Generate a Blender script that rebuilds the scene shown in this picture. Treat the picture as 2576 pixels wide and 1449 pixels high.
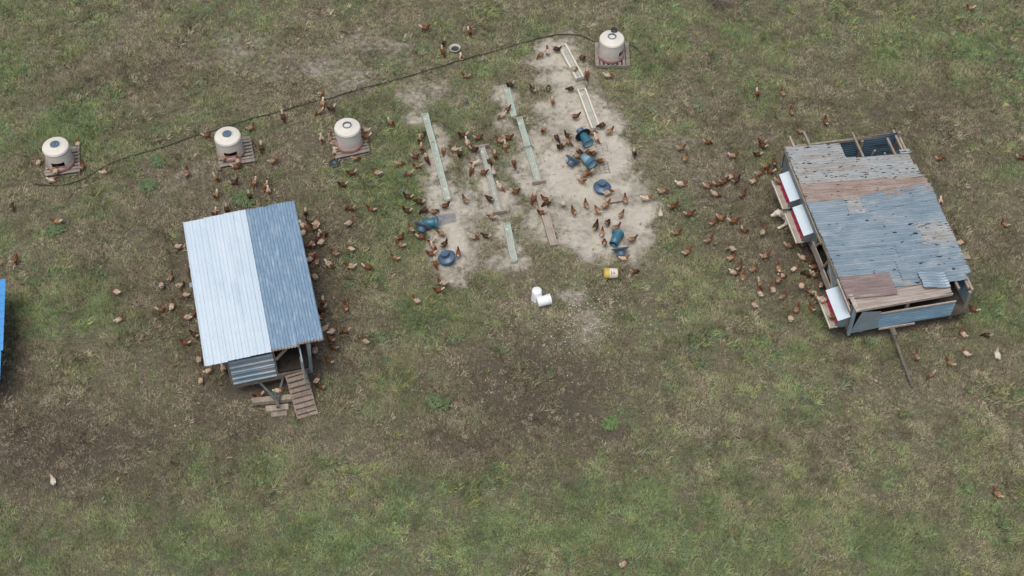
import bpy, bmesh, math, random
import numpy as np
from mathutils import Vector, Matrix

# ---------------------------------------------------------------- camera, sky, sun, exposure
for o in list(bpy.data.objects):
    bpy.data.objects.remove(o)
scn = bpy.context.scene
COL = scn.collection
CAM_H, PITCH, FPX = 31.4, math.radians(52.0), 3800.0      # metres, below horizon, focal length for a 2576 px wide frame
cam_d = bpy.data.cameras.new('camera')
cam_d.sensor_fit = 'HORIZONTAL'
cam_d.sensor_width = 36.0
cam_d.lens = 36.0 * FPX / 2576.0
cam_d.clip_end = 3000.0
cam = bpy.data.objects.new('camera', cam_d)
COL.objects.link(cam)
cam.location = (0, 0, CAM_H)
cam.rotation_euler = (math.pi / 2 - PITCH, 0, 0)
scn.camera = cam

SUN_EL, SUN_AZ = math.radians(72), math.radians(-155)       # azimuth clockwise from +Y
world = bpy.data.worlds.new('World')
scn.world = world
world.use_nodes = True
wn = world.node_tree.nodes
sky = wn.new('ShaderNodeTexSky')
sky.sky_type = 'NISHITA'
sky.sun_disc = False
sky.sun_elevation = SUN_EL
sky.sun_rotation = SUN_AZ
sky.air_density = 0.8
sky.dust_density = 6.0
sky.ozone_density = 1.0
wn['Background'].inputs['Strength'].default_value = 0.14
world.node_tree.links.new(sky.outputs[0], wn['Background'].inputs['Color'])
sun_d = bpy.data.lights.new('sun', 'SUN')
sun_d.energy = 1.4
sun_d.angle = math.radians(35)
sun_d.color = (1.0, 0.96, 0.89)
sun = bpy.data.objects.new('sun', sun_d)
COL.objects.link(sun)
sd = Vector((math.sin(SUN_AZ) * math.cos(SUN_EL), math.cos(SUN_AZ) * math.cos(SUN_EL), math.sin(SUN_EL)))
sun.rotation_euler = sd.to_track_quat('Z', 'Y').to_euler()
sun.location = sd * 60
scn.view_settings.view_transform = 'Standard'
scn.view_settings.look = 'None'
scn.view_settings.exposure = 0.1
scn.view_settings.gamma = 1.0
scn.view_settings.use_curve_mapping = False

# ---------------------------------------------------------------- helpers
R = random.Random(11)
RN = np.random.default_rng(5)
_s, _c = math.sin(PITCH), math.cos(PITCH)

def G(u, v, z=0.0):
    """photo point (2576 wide) -> place in the field at height z"""
    x = (u - 1288.0) / FPX
    y = (724.5 - v) / FPX
    d = (x, _c + y * _s, -_s + y * _c)
    t = (CAM_H - z) / -d[2]
    return Vector((d[0] * t, d[1] * t, z))

def T(tile, x, y):
    """point read off one of sixteen enlargements -> photo point"""
    i = tile - 1
    return ((i % 4) * 960 + x / 2.6833) * 0.67083, ((i // 4) * 540 + y / 2.6833) * 0.67083

def GT(tile, x, y, z=0.0):
    return G(*T(tile, x, y), z)

def img_np(X, Y):
    fw = Y * _c + CAM_H * _s
    up = Y * _s - CAM_H * _c
    return 1288 + FPX * X / fw, 724.5 - FPX * up / fw

def tag(o, label=None, cat=None, group=None, kind=None):
    if label: o['label'] = label
    if cat: o['category'] = cat
    if group: o['group'] = group
    if kind: o['kind'] = kind
    return o

def thing(name, label, cat, loc=(0, 0, 0), rz=0.0, group=None):
    o = bpy.data.objects.new(name, None)
    o.empty_display_size = 0.2
    COL.objects.link(o)
    o.location = loc
    o.rotation_euler = (0, 0, rz)
    return tag(o, label, cat, group)

class MB:
    def __init__(s):
        s.v, s.f, s.sm = [], [], []
    def add(s, verts, faces, smooth=False, M=None):
        n = len(s.v)
        for p in verts:
            p = Vector(p)
            s.v.append(M @ p if M is not None else p)
        for f in faces:
            s.f.append([i + n for i in f])
            s.sm.append(smooth)
        return s
    def box(s, x0, x1, y0, y1, z0, z1, M=None):
        vs = [(x, y, z) for z in (z0, z1) for y in (y0, y1) for x in (x0, x1)]
        fs = [(0, 2, 3, 1), (4, 5, 7, 6), (0, 1, 5, 4), (1, 3, 7, 5), (3, 2, 6, 7), (2, 0, 4, 6)]
        return s.add(vs, fs, False, M)
    def beam(s, p0, p1, w, h, up=(0, 0, 1)):
        p0, p1 = Vector(p0), Vector(p1)
        d = p1 - p0
        x = d.normalized()
        z = Vector(up)
        y = z.cross(x)
        if y.length < 1e-4:
            y = Vector((0, 1, 0)).cross(x)
        y.normalize()
        z = x.cross(y)
        M = Matrix.Translation(p0) @ Matrix((x, y, z)).transposed().to_4x4()
        return s.box(0, d.length, -w / 2, w / 2, -h / 2, h / 2, M)
    def tube(s, pts, r, n=8, cap=True):
        pts = [Vector(p) for p in pts]
        rr = r if isinstance(r, (list, tuple)) else [r] * len(pts)
        vs, fs = [], []
        for i, p in enumerate(pts):
            d = (pts[min(i + 1, len(pts) - 1)] - pts[max(i - 1, 0)]).normalized()
            a = Vector((0, 0, 1)).cross(d)
            if a.length < 1e-3:
                a = Vector((1, 0, 0)).cross(d)
            a.normalize()
            b = d.cross(a)
            for k in range(n):
                t = 2 * math.pi * k / n
                vs.append(p + (a * math.cos(t) + b * math.sin(t)) * rr[i])
        for i in range(len(pts) - 1):
            for k in range(n):
                fs.append((i * n + k, i * n + (k + 1) % n, (i + 1) * n + (k + 1) % n, (i + 1) * n + k))
        s.add(vs, fs, True)
        if cap:
            m = len(s.v)
            base = m - len(vs)
            s.f.append([base + k for k in range(n)][::-1]); s.sm.append(False)
            s.f.append([m - n + k for k in range(n)]); s.sm.append(False)
        return s
    def lathe(s, prof, n=32, M=None, skip=None):
        vs, fs = [], []
        for r, z in prof:
            for k in range(n):
                t = 2 * math.pi * k / n
                vs.append((r * math.cos(t), r * math.sin(t), z))
        for i in range(len(prof) - 1):
            for k in range(n):
                if skip and skip(i, k):
                    continue
                fs.append((i * n + k, i * n + (k + 1) % n, (i + 1) * n + (k + 1) % n, (i + 1) * n + k))
        return s.add(vs, fs, True, M)
    def disc(s, r, z, n=32, M=None, flip=False):
        vs = [(r * math.cos(2 * math.pi * k / n), r * math.sin(2 * math.pi * k / n), z) for k in range(n)]
        f = list(range(n))
        return s.add(vs, [f[::-1] if flip else f], False, M)
    def sheet(s, O, U, V, N, run, width, prof, step, segs=2, th=0.004, rag=0.0, sag=0.0, rnd=None, curl=None):
        """ribbed or corrugated metal sheet, ribs along U; prof(t) height across V"""
        O, U, V, N = Vector(O), Vector(U).normalized(), Vector(V).normalized(), Vector(N).normalized()
        nt = max(2, int(round(width / step)))
        rows = segs + 1
        top, bot = [], []
        e0 = [(rnd.uniform(-rag, rag) if rnd else 0) for _ in range(nt + 1)]
        e1 = [(rnd.uniform(-rag, rag) if rnd else 0) for _ in range(nt + 1)]
        for i in range(rows):
            q = i / segs
            for k in range(nt + 1):
                t = width * k / nt
                u = run * q + (e0[k] if i == 0 else 0) + (e1[k] if i == rows - 1 else 0)
                h = prof(t) + (rnd.uniform(-sag, sag) if rnd and sag else 0)
                if curl: h += curl(u, t)
                p = O + U * u + V * t + N * h
                top.append(p); bot.append(p - N * th)
        vs = top + bot
        m = len(top)
        fs = []
        W = nt + 1
        for i in range(segs):
            for k in range(nt):
                a = i * W + k
                fs.append((a, a + W, a + W + 1, a + 1))
                fs.append((m + a, m + a + 1, m + a + W + 1, m + a + W))
        for i in range(segs):
            for k in (0, nt):
                a = i * W + k
                q = (a, m + a, m + a + W, a + W)
                fs.append(q if k else q[::-1])
        for k in range(nt):
            fs.append((k, k + 1, m + k + 1, m + k))
            a = segs * W + k
            fs.append((a, m + a, m + a + 1, a + 1))
        return s.add(vs, fs, False)
    def build(s, name, mat, parent=None, mesh=None):
        me = bpy.data.meshes.new(name)
        me.from_pydata([tuple(p) for p in s.v], [], s.f)
        me.polygons.foreach_set('use_smooth', s.sm)
        me.materials.append(mat)
        me.update()
        o = bpy.data.objects.new(name, me)
        COL.objects.link(o)
        o.parent = parent
        return o

def obj_from(name, me, parent=None):
    o = bpy.data.objects.new(name, me)
    COL.objects.link(o)
    o.parent = parent
    return o

def frame(axis, origin, roll=0.0):
    """matrix with local z along axis"""
    z = Vector(axis).normalized()
    q = z.to_track_quat('Z', 'Y')
    return Matrix.Translation(Vector(origin)) @ q.to_matrix().to_4x4() @ Matrix.Rotation(roll, 4, 'Z')

# ---------------------------------------------------------------- materials
def nd(nt, kind, **kw):
    n = nt.nodes.new(kind)
    for k, v in kw.items():
        setattr(n, k, v)
    return n

def ramp(nt, fac, lo, hi):
    m = nd(nt, 'ShaderNodeMapRange')
    m.inputs['From Min'].default_value = lo
    m.inputs['From Max'].default_value = hi
    nt.links.new(fac, m.inputs['Value'])
    return m.outputs['Result']

def mixc(nt, fac, a, b):
    m = nd(nt, 'ShaderNodeMix', data_type='RGBA')
    for sock, val in ((m.inputs[0], fac), (m.inputs[6], a), (m.inputs[7], b)):
        if hasattr(val, 'is_output') or isinstance(val, bpy.types.NodeSocket):
            nt.links.new(val, sock)
        elif isinstance(val, (int, float)):
            sock.default_value = val
        else:
            sock.default_value = (*val, 1.0)
    return m.outputs[2]

def noise(nt, vec, scale, detail=4.0, rough=0.55):
    n = nd(nt, 'ShaderNodeTexNoise')
    n.inputs['Scale'].default_value = scale
    n.inputs['Detail'].default_value = detail
    n.inputs['Roughness'].default_value = rough
    nt.links.new(vec, n.inputs['Vector'])
    return n.outputs['Fac']

def coords(nt, stretch=(1, 1, 1), out='Object', off=(0, 0, 0)):
    tc = nd(nt, 'ShaderNodeTexCoord')
    mp = nd(nt, 'ShaderNodeMapping')
    mp.inputs['Scale'].default_value = stretch
    mp.inputs['Location'].default_value = off
    nt.links.new(tc.outputs[out], mp.inputs['Vector'])
    return mp.outputs['Vector']

def mat(name, c1, c2=None, c3=None, rough=0.7, metal=0.0, scale=6.0, stretch=(1, 1, 1), lo=0.38, hi=0.62,
        lo3=0.55, hi3=0.68, scale3=2.0, spots=None, bump=0.0, bscale=40.0, spec=0.3, rnd=0.0):
    m = bpy.data.materials.new(name)
    m.use_nodes = True
    nt = m.node_tree
    b = nt.nodes['Principled BSDF']
    b.inputs['Roughness'].default_value = rough
    b.inputs['Metallic'].default_value = metal
    b.inputs['Specular IOR Level'].default_value = spec
    v = coords(nt, stretch)
    col = None
    if c2 is None:
        c2 = tuple(x * 0.82 for x in c1)
    col = mixc(nt, ramp(nt, noise(nt, v, scale), lo, hi), c1, c2)
    if c3 is not None:
        v3 = coords(nt, stretch, off=(3.1, 7.7, 1.3))
        col = mixc(nt, ramp(nt, noise(nt, v3, scale3, 6.0, 0.65), lo3, hi3), col, c3)
    if spots:
        sc, ss, sstr, slo, shi = spots
        vs = coords(nt, sstr, off=(9.3, 2.2, 5.5))
        col = mixc(nt, ramp(nt, noise(nt, vs, ss, 3.0, 0.5), slo, shi), col, sc)
    if rnd:
        oi = nd(nt, 'ShaderNodeObjectInfo')
        hs = nd(nt, 'ShaderNodeHueSaturation')
        mr = nd(nt, 'ShaderNodeMapRange')
        mr.inputs['To Min'].default_value = 1 - rnd
        mr.inputs['To Max'].default_value = 1 + rnd
        nt.links.new(oi.outputs['Random'], mr.inputs['Value'])
        nt.links.new(mr.outputs['Result'], hs.inputs['Value'])
        nt.links.new(col, hs.inputs['Color'])
        col = hs.outputs['Color']
    nt.links.new(col, b.inputs['Base Color'])
    if bump:
        bp = nd(nt, 'ShaderNodeBump')
        bp.inputs['Strength'].default_value = bump
        bp.inputs['Distance'].default_value = 0.01
        nt.links.new(noise(nt, v, bscale, 3.0), bp.inputs['Height'])
        nt.links.new(bp.outputs['Normal'], b.inputs['Normal'])
    return m

M = {}
M['white_roof'] = mat('white_ribbed_roof', (0.60, 0.70, 0.76), (0.55, 0.66, 0.73), (0.47, 0.58, 0.65), rough=0.42, metal=0.25, scale=3, stretch=(1, .25, 1), scale3=1.5)
M['blue_corr'] = mat('old_galvanised_blue_grey', (0.19, 0.295, 0.40), (0.245, 0.355, 0.46), (0.45, 0.53, 0.59), rough=0.5, metal=0.2, scale=9, stretch=(3, .5, 1), scale3=5, lo3=.53, hi3=.74, spots=((.33, .2, .15), 2.2, (1, 1, 1), .72, .76))
M['grey_corr'] = mat('weathered_grey_corrugated', (0.30, 0.33, 0.34), (0.37, 0.39, 0.39), (0.30, 0.26, 0.22), rough=0.6, metal=0.25, scale=4, stretch=(.5, 2, 1), scale3=2.0, lo3=.52, hi3=.7, spots=((.055, .055, .05), 8.0, (.7, 3.2, 1), .60, .64))
M['rust_corr'] = mat('rusted_corrugated', (0.255, 0.20, 0.17), (0.33, 0.285, 0.255), (0.21, 0.145, 0.115), rough=0.75, metal=0.1, scale=3, stretch=(.6, 3, 1), scale3=3.0, spots=((.06, .05, .045), 8.0, (.7, 3.2, 1), .65, .69))
M['steel_corr'] = mat('blue_grey_corrugated', (0.21, 0.285, 0.34), (0.28, 0.345, 0.39), (0.38, 0.42, 0.43), rough=0.5, metal=0.35, scale=2.2, stretch=(.7, 2, 1), scale3=1.6, spots=((.03, .05, .07), 4.2, (.9, 2.0, 1), .655, .685))
M['purple_rust'] = mat('dark_rust_corrugated', (0.19, 0.15, 0.145), (0.26, 0.21, 0.20), (0.33, 0.30, 0.29), rough=0.7, metal=0.15, scale=3, stretch=(.4, 4, 1), scale3=2.0)
M['tan_rust'] = mat('tan_rust_sheet', (0.295, 0.25, 0.22), (0.37, 0.335, 0.31), (0.24, 0.18, 0.15), rough=0.75, metal=0.1, scale=3, stretch=(.4, 6, 1), scale3=2.5)
M['blue_wall'] = mat('blue_grey_wall_sheet', (0.14, 0.25, 0.335), (0.185, 0.30, 0.385), (0.28, 0.37, 0.43), rough=0.5, metal=0.2, scale=3, stretch=(1, 1, 3), scale3=2.5)
M['shaded_blue_wall'] = mat('shaded_blue_grey_wall_sheet', (0.055, 0.105, 0.155), (0.08, 0.14, 0.19), (0.04, 0.06, 0.08), rough=0.55, metal=0.2, scale=3, stretch=(1, 1, 3))  # darker copy of the wall sheet, interior shade put into its colour
M['pale_panel'] = mat('pale_grey_metal_panel', (0.23, 0.315, 0.38), (0.30, 0.375, 0.42), (0.35, 0.385, 0.40), rough=0.5, metal=0.25, scale=3, scale3=2)
M['wood'] = mat('weathered_pale_timber', (0.30, 0.265, 0.21), (0.22, 0.19, 0.15), (0.36, 0.33, 0.28), rough=0.85, scale=5, stretch=(4, 1, 4), scale3=3, bump=.3, rnd=.15)
M['wood_dark'] = mat('grey_brown_timber', (0.16, 0.14, 0.115), (0.11, 0.095, 0.08), (0.2, 0.185, 0.155), rough=0.9, scale=5, stretch=(4, 1, 4), bump=.3, rnd=.2)
M['floor'] = mat('shaded_floor_dark_cleats', (0.06, 0.052, 0.044), (0.04, 0.035, 0.03), (0.09, 0.08, 0.065), rough=.95, scale=7)  # shade inside the henhouses put into the floor colour; dark ramp cleats share it
M['ramp'] = mat('worn_ramp_boards', (0.235, 0.19, 0.155), (0.185, 0.15, 0.122), (0.27, 0.235, 0.2), rough=0.9, scale=5, stretch=(4, 1, 4), bump=.3, rnd=.12)
M['pallet'] = mat('weathered_pallet_wood', (0.26, 0.235, 0.20), (0.19, 0.17, 0.145), (0.22, 0.18, 0.155), rough=0.9, scale=6, bump=.3, rnd=.16)
M['tank'] = mat('off_white_polyethylene', (0.62, 0.61, 0.55), (0.56, 0.55, 0.49), (0.50, 0.47, 0.38), rough=0.45, scale=3, scale3=2.2, lo3=.56, hi3=.8, spec=.35)
M['tank_base'] = mat('faded_red_plastic', (0.27, 0.15, 0.14), (0.33, 0.215, 0.195), (0.23, 0.175, 0.15), rough=0.6, scale=6, scale3=4)
M['cap'] = mat('blue_black_plastic', (0.075, 0.12, 0.17), (0.10, 0.16, 0.21), rough=0.4, scale=12)
M['black'] = mat('black_rubber', (0.025, 0.03, 0.033), (0.04, 0.045, 0.045), rough=0.6, scale=15)
M['hose'] = mat('black_hose', (0.022, 0.026, 0.025), (0.05, 0.05, 0.042), rough=0.7, scale=3)
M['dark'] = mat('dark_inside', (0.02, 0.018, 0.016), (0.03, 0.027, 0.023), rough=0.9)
M['gutter'] = mat('pale_green_galvanised_trough', (0.43, 0.57, 0.49), (0.37, 0.50, 0.43), (0.37, 0.43, 0.36), rough=0.5, metal=.0, scale=5, scale3=4)
M['trough_grey'] = mat('grey_galvanised_trough', (0.40, 0.41, 0.38), (0.34, 0.35, 0.32), (0.40, 0.38, 0.33), rough=0.55, metal=.0, scale=5, scale3=4)
M['trough_wood'] = mat('grey_timber_trough', (0.33, 0.295, 0.245), (0.27, 0.24, 0.20), (0.37, 0.34, 0.29), rough=0.9, scale=6, bump=.3, rnd=.1)
M['cream_board'] = mat('cream_painted_board', (0.64, 0.60, 0.50), (0.57, 0.53, 0.44), (0.40, 0.36, 0.30), rough=0.8, scale=7, scale3=5)
M['feed'] = mat('grey_feed_dust', (0.34, 0.37, 0.33), (0.29, 0.31, 0.28), (0.55, 0.54, 0.47), rough=0.95, scale=9, scale3=7)
M['feeder'] = mat('teal_blue_plastic', (0.032, 0.12, 0.175), (0.045, 0.155, 0.21), (0.15, 0.27, 0.34), rough=0.38, scale=4, scale3=5, lo3=.6, hi3=.78, spec=.5)
M['feeder_pale'] = mat('pale_sun_bleached_plastic', (0.19, 0.31, 0.38), (0.12, 0.23, 0.30), (0.30, 0.40, 0.45), rough=0.45, scale=4, scale3=4)
M['hat'] = mat('slate_blue_plastic', (0.055, 0.100, 0.155), (0.072, 0.125, 0.185), (0.13, 0.19, 0.26), rough=0.38, scale=3, scale3=4, lo3=.6, hi3=.78, spec=.5)
M['wire'] = mat('grey_wire', (0.20, 0.20, 0.18), rough=0.5, metal=.5)
M['mesh_blue'] = mat('blue_netting', (0.11, 0.155, 0.24), (0.16, 0.2, 0.28), rough=0.7)
M['white_plastic'] = mat('white_bucket_plastic', (0.70, 0.74, 0.75), (0.64, 0.68, 0.70), rough=0.4, scale=3, spec=.4)
M['yellow'] = mat('yellow_bucket_plastic', (0.56, 0.44, 0.10), (0.48, 0.37, 0.08), rough=0.45, scale=4, spec=.4)
M['label'] = mat('printed_paper_label', (0.62, 0.58, 0.50), (0.55, 0.52, 0.46), rough=0.7, scale=8)
M['ink'] = mat('dark_print', (0.07, 0.06, 0.055), rough=0.8)
M['nest_roof'] = mat('white_sheet_nest_roof', (0.60, 0.70, 0.75), (0.54, 0.65, 0.71), rough=0.4, metal=.15, scale=2)
M['nest_side'] = mat('grey_galvanised_nest_side', (0.17, 0.22, 0.24), (0.22, 0.27, 0.285), rough=0.5, metal=.3, scale=4)
M['curtain'] = mat('red_nest_curtain', (0.48, 0.03, 0.075), (0.36, 0.025, 0.055), rough=0.6, scale=9)
M['landing'] = mat('pale_landing_board', (0.40, 0.36, 0.31), (0.32, 0.285, 0.245), rough=0.85, scale=8, rnd=.1)
M['steel'] = mat('grey_steel', (0.16, 0.18, 0.19), (0.12, 0.13, 0.135), (0.2, 0.14, 0.1), rough=0.5, metal=.5, scale=7)
M['blue_paint'] = mat('bright_blue_roof', (0.055, 0.245, 0.55), (0.075, 0.28, 0.58), rough=0.4, scale=3, spec=.5)
M['twig'] = mat('grey_dead_twig', (0.21, 0.185, 0.15), (0.15, 0.13, 0.105), rough=0.95, scale=10)
M['feather'] = mat('shed_feathers', (0.58, 0.54, 0.47), (0.48, 0.43, 0.36), rough=0.9, scale=3)
M['dog'] = mat('cream_white_fur', (0.60, 0.56, 0.46), (0.50, 0.45, 0.36), (0.42, 0.36, 0.27), rough=0.95, scale=12, scale3=8, bump=.5, bscale=60)
M['dog_nose'] = mat('dark_nose', (0.03, 0.025, 0.025), rough=0.5)

# ---------------------------------------------------------------- ground: where it is bare, sandy, brown or green
_tab = [np.random.default_rng(100 + k).random((256, 256)) for k in range(6)]
def vnoise(X, Y, freq, seed=0):
    t = _tab[seed % 6]
    x = X * freq + 57.3 * (seed + 1)
    y = Y * freq + 31.7 * (seed + 1)
    ix = np.floor(x).astype(int); iy = np.floor(y).astype(int)
    fx = x - ix; fy = y - iy
    fx = fx * fx * (3 - 2 * fx); fy = fy * fy * (3 - 2 * fy)
    a = t[ix & 255, iy & 255]; b = t[(ix + 1) & 255, iy & 255]
    c = t[ix & 255, (iy + 1) & 255]; d = t[(ix + 1) & 255, (iy + 1) & 255]
    return (a * (1 - fx) + b * fx) * (1 - fy) + (c * (1 - fx) + d * fx) * fy

def fbm(X, Y, freq, octv=4, seed=0, gain=0.5):
    s = 0.0; amp = 1.0; tot = 0.0
    for k in range(octv):
        s = s + amp * vnoise(X, Y, freq * 2 ** k, seed + k)
        tot += amp; amp *= gain
    return s / tot

SAND = [(1070, 300, 38, 42, .85), (1098, 400, 36, 70, .75), (1125, 500, 44, 50, .9), (1160, 560, 62, 55, .95), (1165, 630, 58, 60, 1.), (1150, 690, 40, 26, .7),
        (1225, 420, 40, 60, .7), (1245, 500, 45, 60, .8), (1285, 250, 42, 50, .8), (1275, 310, 40, 40, .6), (1330, 380, 45, 60, .75), (1345, 450, 50, 50, .85),
        (1400, 130, 62, 42, .95), (1435, 195, 60, 45, .95), (1445, 250, 70, 40, .9), (1475, 300, 80, 55, 1.), (1530, 340, 75, 60, 1.), (1560, 400, 55, 70, 1.),
        (1400, 340, 50, 45, .7), (1420, 420, 70, 70, 1.), (1480, 470, 100, 60, 1.), (1560, 470, 50, 50, .8), (1450, 540, 80, 55, .8), (1530, 560, 80, 60, 1.), (1600, 560, 55, 60, 1.),
        (1480, 600, 75, 45, .95), (1590, 615, 50, 40, .8), (1375, 540, 50, 60, .8), (1390, 600, 40, 40, .7), (1285, 600, 26, 70, .75), (1300, 650, 36, 30, .7),
        (1455, 735, 48, 28, .55), (1470, 815, 62, 48, .5), (830, 185, 140, 75, .42), (1060, 225, 90, 60, .48), (950, 120, 120, 50, .36), (620, 130, 150, 60, .30), (1350, 800, 120, 60, .3), (520, 470, 120, 60, .3), (300, 80, 120, 50, .25), (1750, 400, 110, 90, .25)]
GREEN = [(230, 310, 110, 70, .5), (90, 150, 90, 120, .35), (1000, 480, 160, 120, .4), (960, 640, 130, 110, .45), (950, 280, 120, 40, .35), (1150, 800, 200, 80, .3), (1700, 90, 220, 110, .3),
         (1950, 120, 160, 120, .3), (2400, 120, 200, 130, .4), (2250, 60, 120, 60, .3), (1650, 470, 90, 60, .3), (1720, 640, 130, 90, .35), (300, 760, 200, 110, .35),
         (460, 800, 90, 60, .3), (150, 700, 140, 60, .3), (1000, 1000, 160, 110, .35), (1100, 1200, 280, 90, .4), (700, 1340, 420, 130, .5), (1500, 1330, 500, 140, .55),
         (2150, 1290, 380, 170, .45), (2450, 780, 100, 70, .3), (2150, 900, 200, 60, .3), (1750, 970, 140, 90, .3), (200, 1380, 220, 60, .3), (1580, 860, 90, 60, .2), (2480, 1050, 100, 80, .2)]
BROWN = [(1340, 980, 260, 140, .82), (1240, 1110, 190, 75, .85), (1480, 1080, 160, 70, .7), (1560, 930, 130, 90, .4), (170, 1130, 260, 120, 1.), (380, 1200, 140, 60, .65), (560, 1080, 140, 70, .7), (80, 1000, 90, 100, .6),
         (1850, 520, 150, 110, .55), (1880, 300, 120, 90, .4), (2300, 300, 220, 90, .5), (1980, 660, 110, 110, .6), (600, 450, 130, 70, .5), (420, 620, 100, 120, .35), (560, 1000, 120, 60, .5),
         (330, 190, 150, 70, .5), (2200, 560, 250, 250, .6), (640, 720, 240, 260, .9), (2480, 640, 110, 130, .4), (2250, 930, 130, 70, .3), (1000, 130, 160, 60, .2), (2050, 1080, 130, 70, .3), (800, 200, 200, 80, .25)]

def field(X, Y):
    u, v = img_np(X, Y)
    wu = u + (fbm(X, Y, 0.9, 3, 2) - .5) * 120 + (fbm(X, Y, 4.0, 2, 4) - .5) * 40
    wv = v + (fbm(X, Y, 0.9, 3, 3) - .5) * 90 + (fbm(X, Y, 4.0, 2, 5) - .5) * 30
    def blobs(lst, hard):
        s = np.zeros_like(X)
        for cu, cv, ru, rv, w in lst:
            d = ((wu - cu) / ru) ** 2 + ((wv - cv) / rv) ** 2
            s = np.maximum(s, w / (1 + d ** hard))
        return s
    sand = np.clip(blobs(SAND, 1.7) * 1.1 - 0.08 + (fbm(X, Y, 2.2, 4, 1) - .5) * .35, 0, 1)
    green = np.clip(blobs(GREEN, 1.5), 0, 1)
    brown = np.clip(blobs(BROWN, 1.5), 0, 1)
    return sand, green, brown

def cols(lo, hi, step):
    mid = np.arange(lo, hi + step / 2, step)
    out = np.array([1.0, 3, 8, 20, 50, 120, 300, 800])
    return np.concatenate([lo - out[::-1], mid, hi + out])
gx = cols(-19, 19, 0.08); gy = cols(13, 40, 0.08)
GX, GY = np.meshgrid(gx, gy)
gz = (fbm(GX, GY, 1.3, 4, 1) - 0.5) * 0.05 + (vnoise(GX, GY, 9.0, 3) - .5) * 0.025 - 0.03
far = (np.abs(GX) > 19.05) | (GY < 12.95) | (GY > 40.05)
gz[far] = -0.03
sand, green, brown = field(GX, GY)
nx, ny = len(gx), len(gy)
gm = bpy.data.meshes.new('field')
gm.vertices.add(nx * ny)
gm.vertices.foreach_set('co', np.stack([GX, GY, gz], -1).astype(np.float32).ravel())
idx = np.arange(nx * ny).reshape(ny, nx)
quads = np.stack([idx[:-1, :-1], idx[:-1, 1:], idx[1:, 1:], idx[1:, :-1]], -1).reshape(-1, 4)
gm.loops.add(quads.size)
gm.loops.foreach_set('vertex_index', quads.ravel().astype(np.int32))
gm.polygons.add(len(quads))
gm.polygons.foreach_set('loop_start', (np.arange(len(quads)) * 4).astype(np.int32))
gm.polygons.foreach_set('use_smooth', np.ones(len(quads), bool))
gm.update(); gm.validate()
for nm, arr in (('sand', sand), ('green', green), ('brown', brown)):
    at = gm.attributes.new(nm, 'FLOAT', 'POINT')
    at.data.foreach_set('value', arr.ravel().astype(np.float32))

def ground_material():
    m = bpy.data.materials.new('pasture_soil')
    m.use_nodes = True
    nt = m.node_tree
    b = nt.nodes['Principled BSDF']
    b.inputs['Roughness'].default_value = 0.95
    b.inputs['Specular IOR Level'].default_value = 0.1
    v = coords(nt)
    def at(n):
        a = nd(nt, 'ShaderNodeAttribute'); a.attribute_name = n
        return a.outputs['Fac']
    n1 = noise(nt, v, 1.1, 6, .6); n2 = noise(nt, v, 7, 6, .65); n3 = noise(nt, v, 28, 4, .6)
    base = mixc(nt, ramp(nt, n2, .35, .65), (.066, .057, .041), (.150, .132, .095))
    base = mixc(nt, ramp(nt, n3, .42, .68), base, (.195, .178, .134))
    def mul(a, f):
        k = nd(nt, 'ShaderNodeMath', operation='MULTIPLY'); nt.links.new(a, k.inputs[0])
        if isinstance(f, (int, float)): k.inputs[1].default_value = f
        else: nt.links.new(f, k.inputs[1])
        return k.outputs[0]
    gcol = mixc(nt, ramp(nt, n3, .4, .65), (.058, .072, .036), (.118, .132, .072))
    gn = nd(nt, 'ShaderNodeMath', operation='ADD'); nt.links.new(at('green'), gn.inputs[0]); nt.links.new(ramp(nt, n1, .5, .95), gn.inputs[1])
    col = mixc(nt, mul(gn.outputs[0], ramp(nt, n2, .35, .6)), base, gcol)
    bcol = mixc(nt, ramp(nt, n3, .4, .65), (.046, .038, .030), (.100, .084, .066))
    col = mixc(nt, mul(at('brown'), ramp(nt, n2, .2, .5)), col, bcol)
    scol = mixc(nt, ramp(nt, noise(nt, v, 2.3, 7, .65), .35, .65), (.47, .45, .39), (.385, .365, .31))
    scol = mixc(nt, ramp(nt, n3, .55, .78), scol, (.285, .255, .205))
    sa = nd(nt, 'ShaderNodeMath', operation='ADD'); nt.links.new(at('sand'), sa.inputs[0])
    sw = nd(nt, 'ShaderNodeMapRange'); sw.inputs['To Min'].default_value = -.25; sw.inputs['To Max'].default_value = .25
    sw.inputs['From Min'].default_value = .3; sw.inputs['From Max'].default_value = .7
    nt.links.new(n2, sw.inputs['Value']); nt.links.new(sw.outputs['Result'], sa.inputs[1])
    col = mixc(nt, ramp(nt, sa.outputs[0], .12, .95), col, scol)
    nt.links.new(col, b.inputs['Base Color'])
    bp = nd(nt, 'ShaderNodeBump'); bp.inputs['Strength'].default_value = .8; bp.inputs['Distance'].default_value = .04
    nt.links.new(noise(nt, v, 14, 6, .7), bp.inputs['Height'])
    nt.links.new(bp.outputs['Normal'], b.inputs['Normal'])
    return m
gm.materials.append(ground_material())
ground = tag(obj_from('ground', gm), kind='structure', label='trampled pasture of soil, dust and thin grass')

# footprints of the sheds keep the turf thin underneath
SHED_O = G(472.7, 558.5, 1.8); SHED_O.z = 0; SHED_YAW = math.radians(14)
COOP_O = G(1975, 372, 1.5); COOP_O.z = 0; COOP_YAW = math.radians(10.7)
def under(X, Y):
    r = np.zeros(X.shape, bool)
    for O, yaw, a0, a1, b0, b1 in ((SHED_O, SHED_YAW, .1, 2.6, -.0, 4.6), (COOP_O, COOP_YAW, -.1, 3.3, -.1, 5.5)):
        dx, dy = X - O.x, Y - O.y
        a = dx * math.cos(yaw) + dy * math.sin(yaw); b_ = dx * math.sin(yaw) - dy * math.cos(yaw)
        r |= (a > a0) & (a < a1) & (b_ > b0) & (b_ < b1)
    return r

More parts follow.
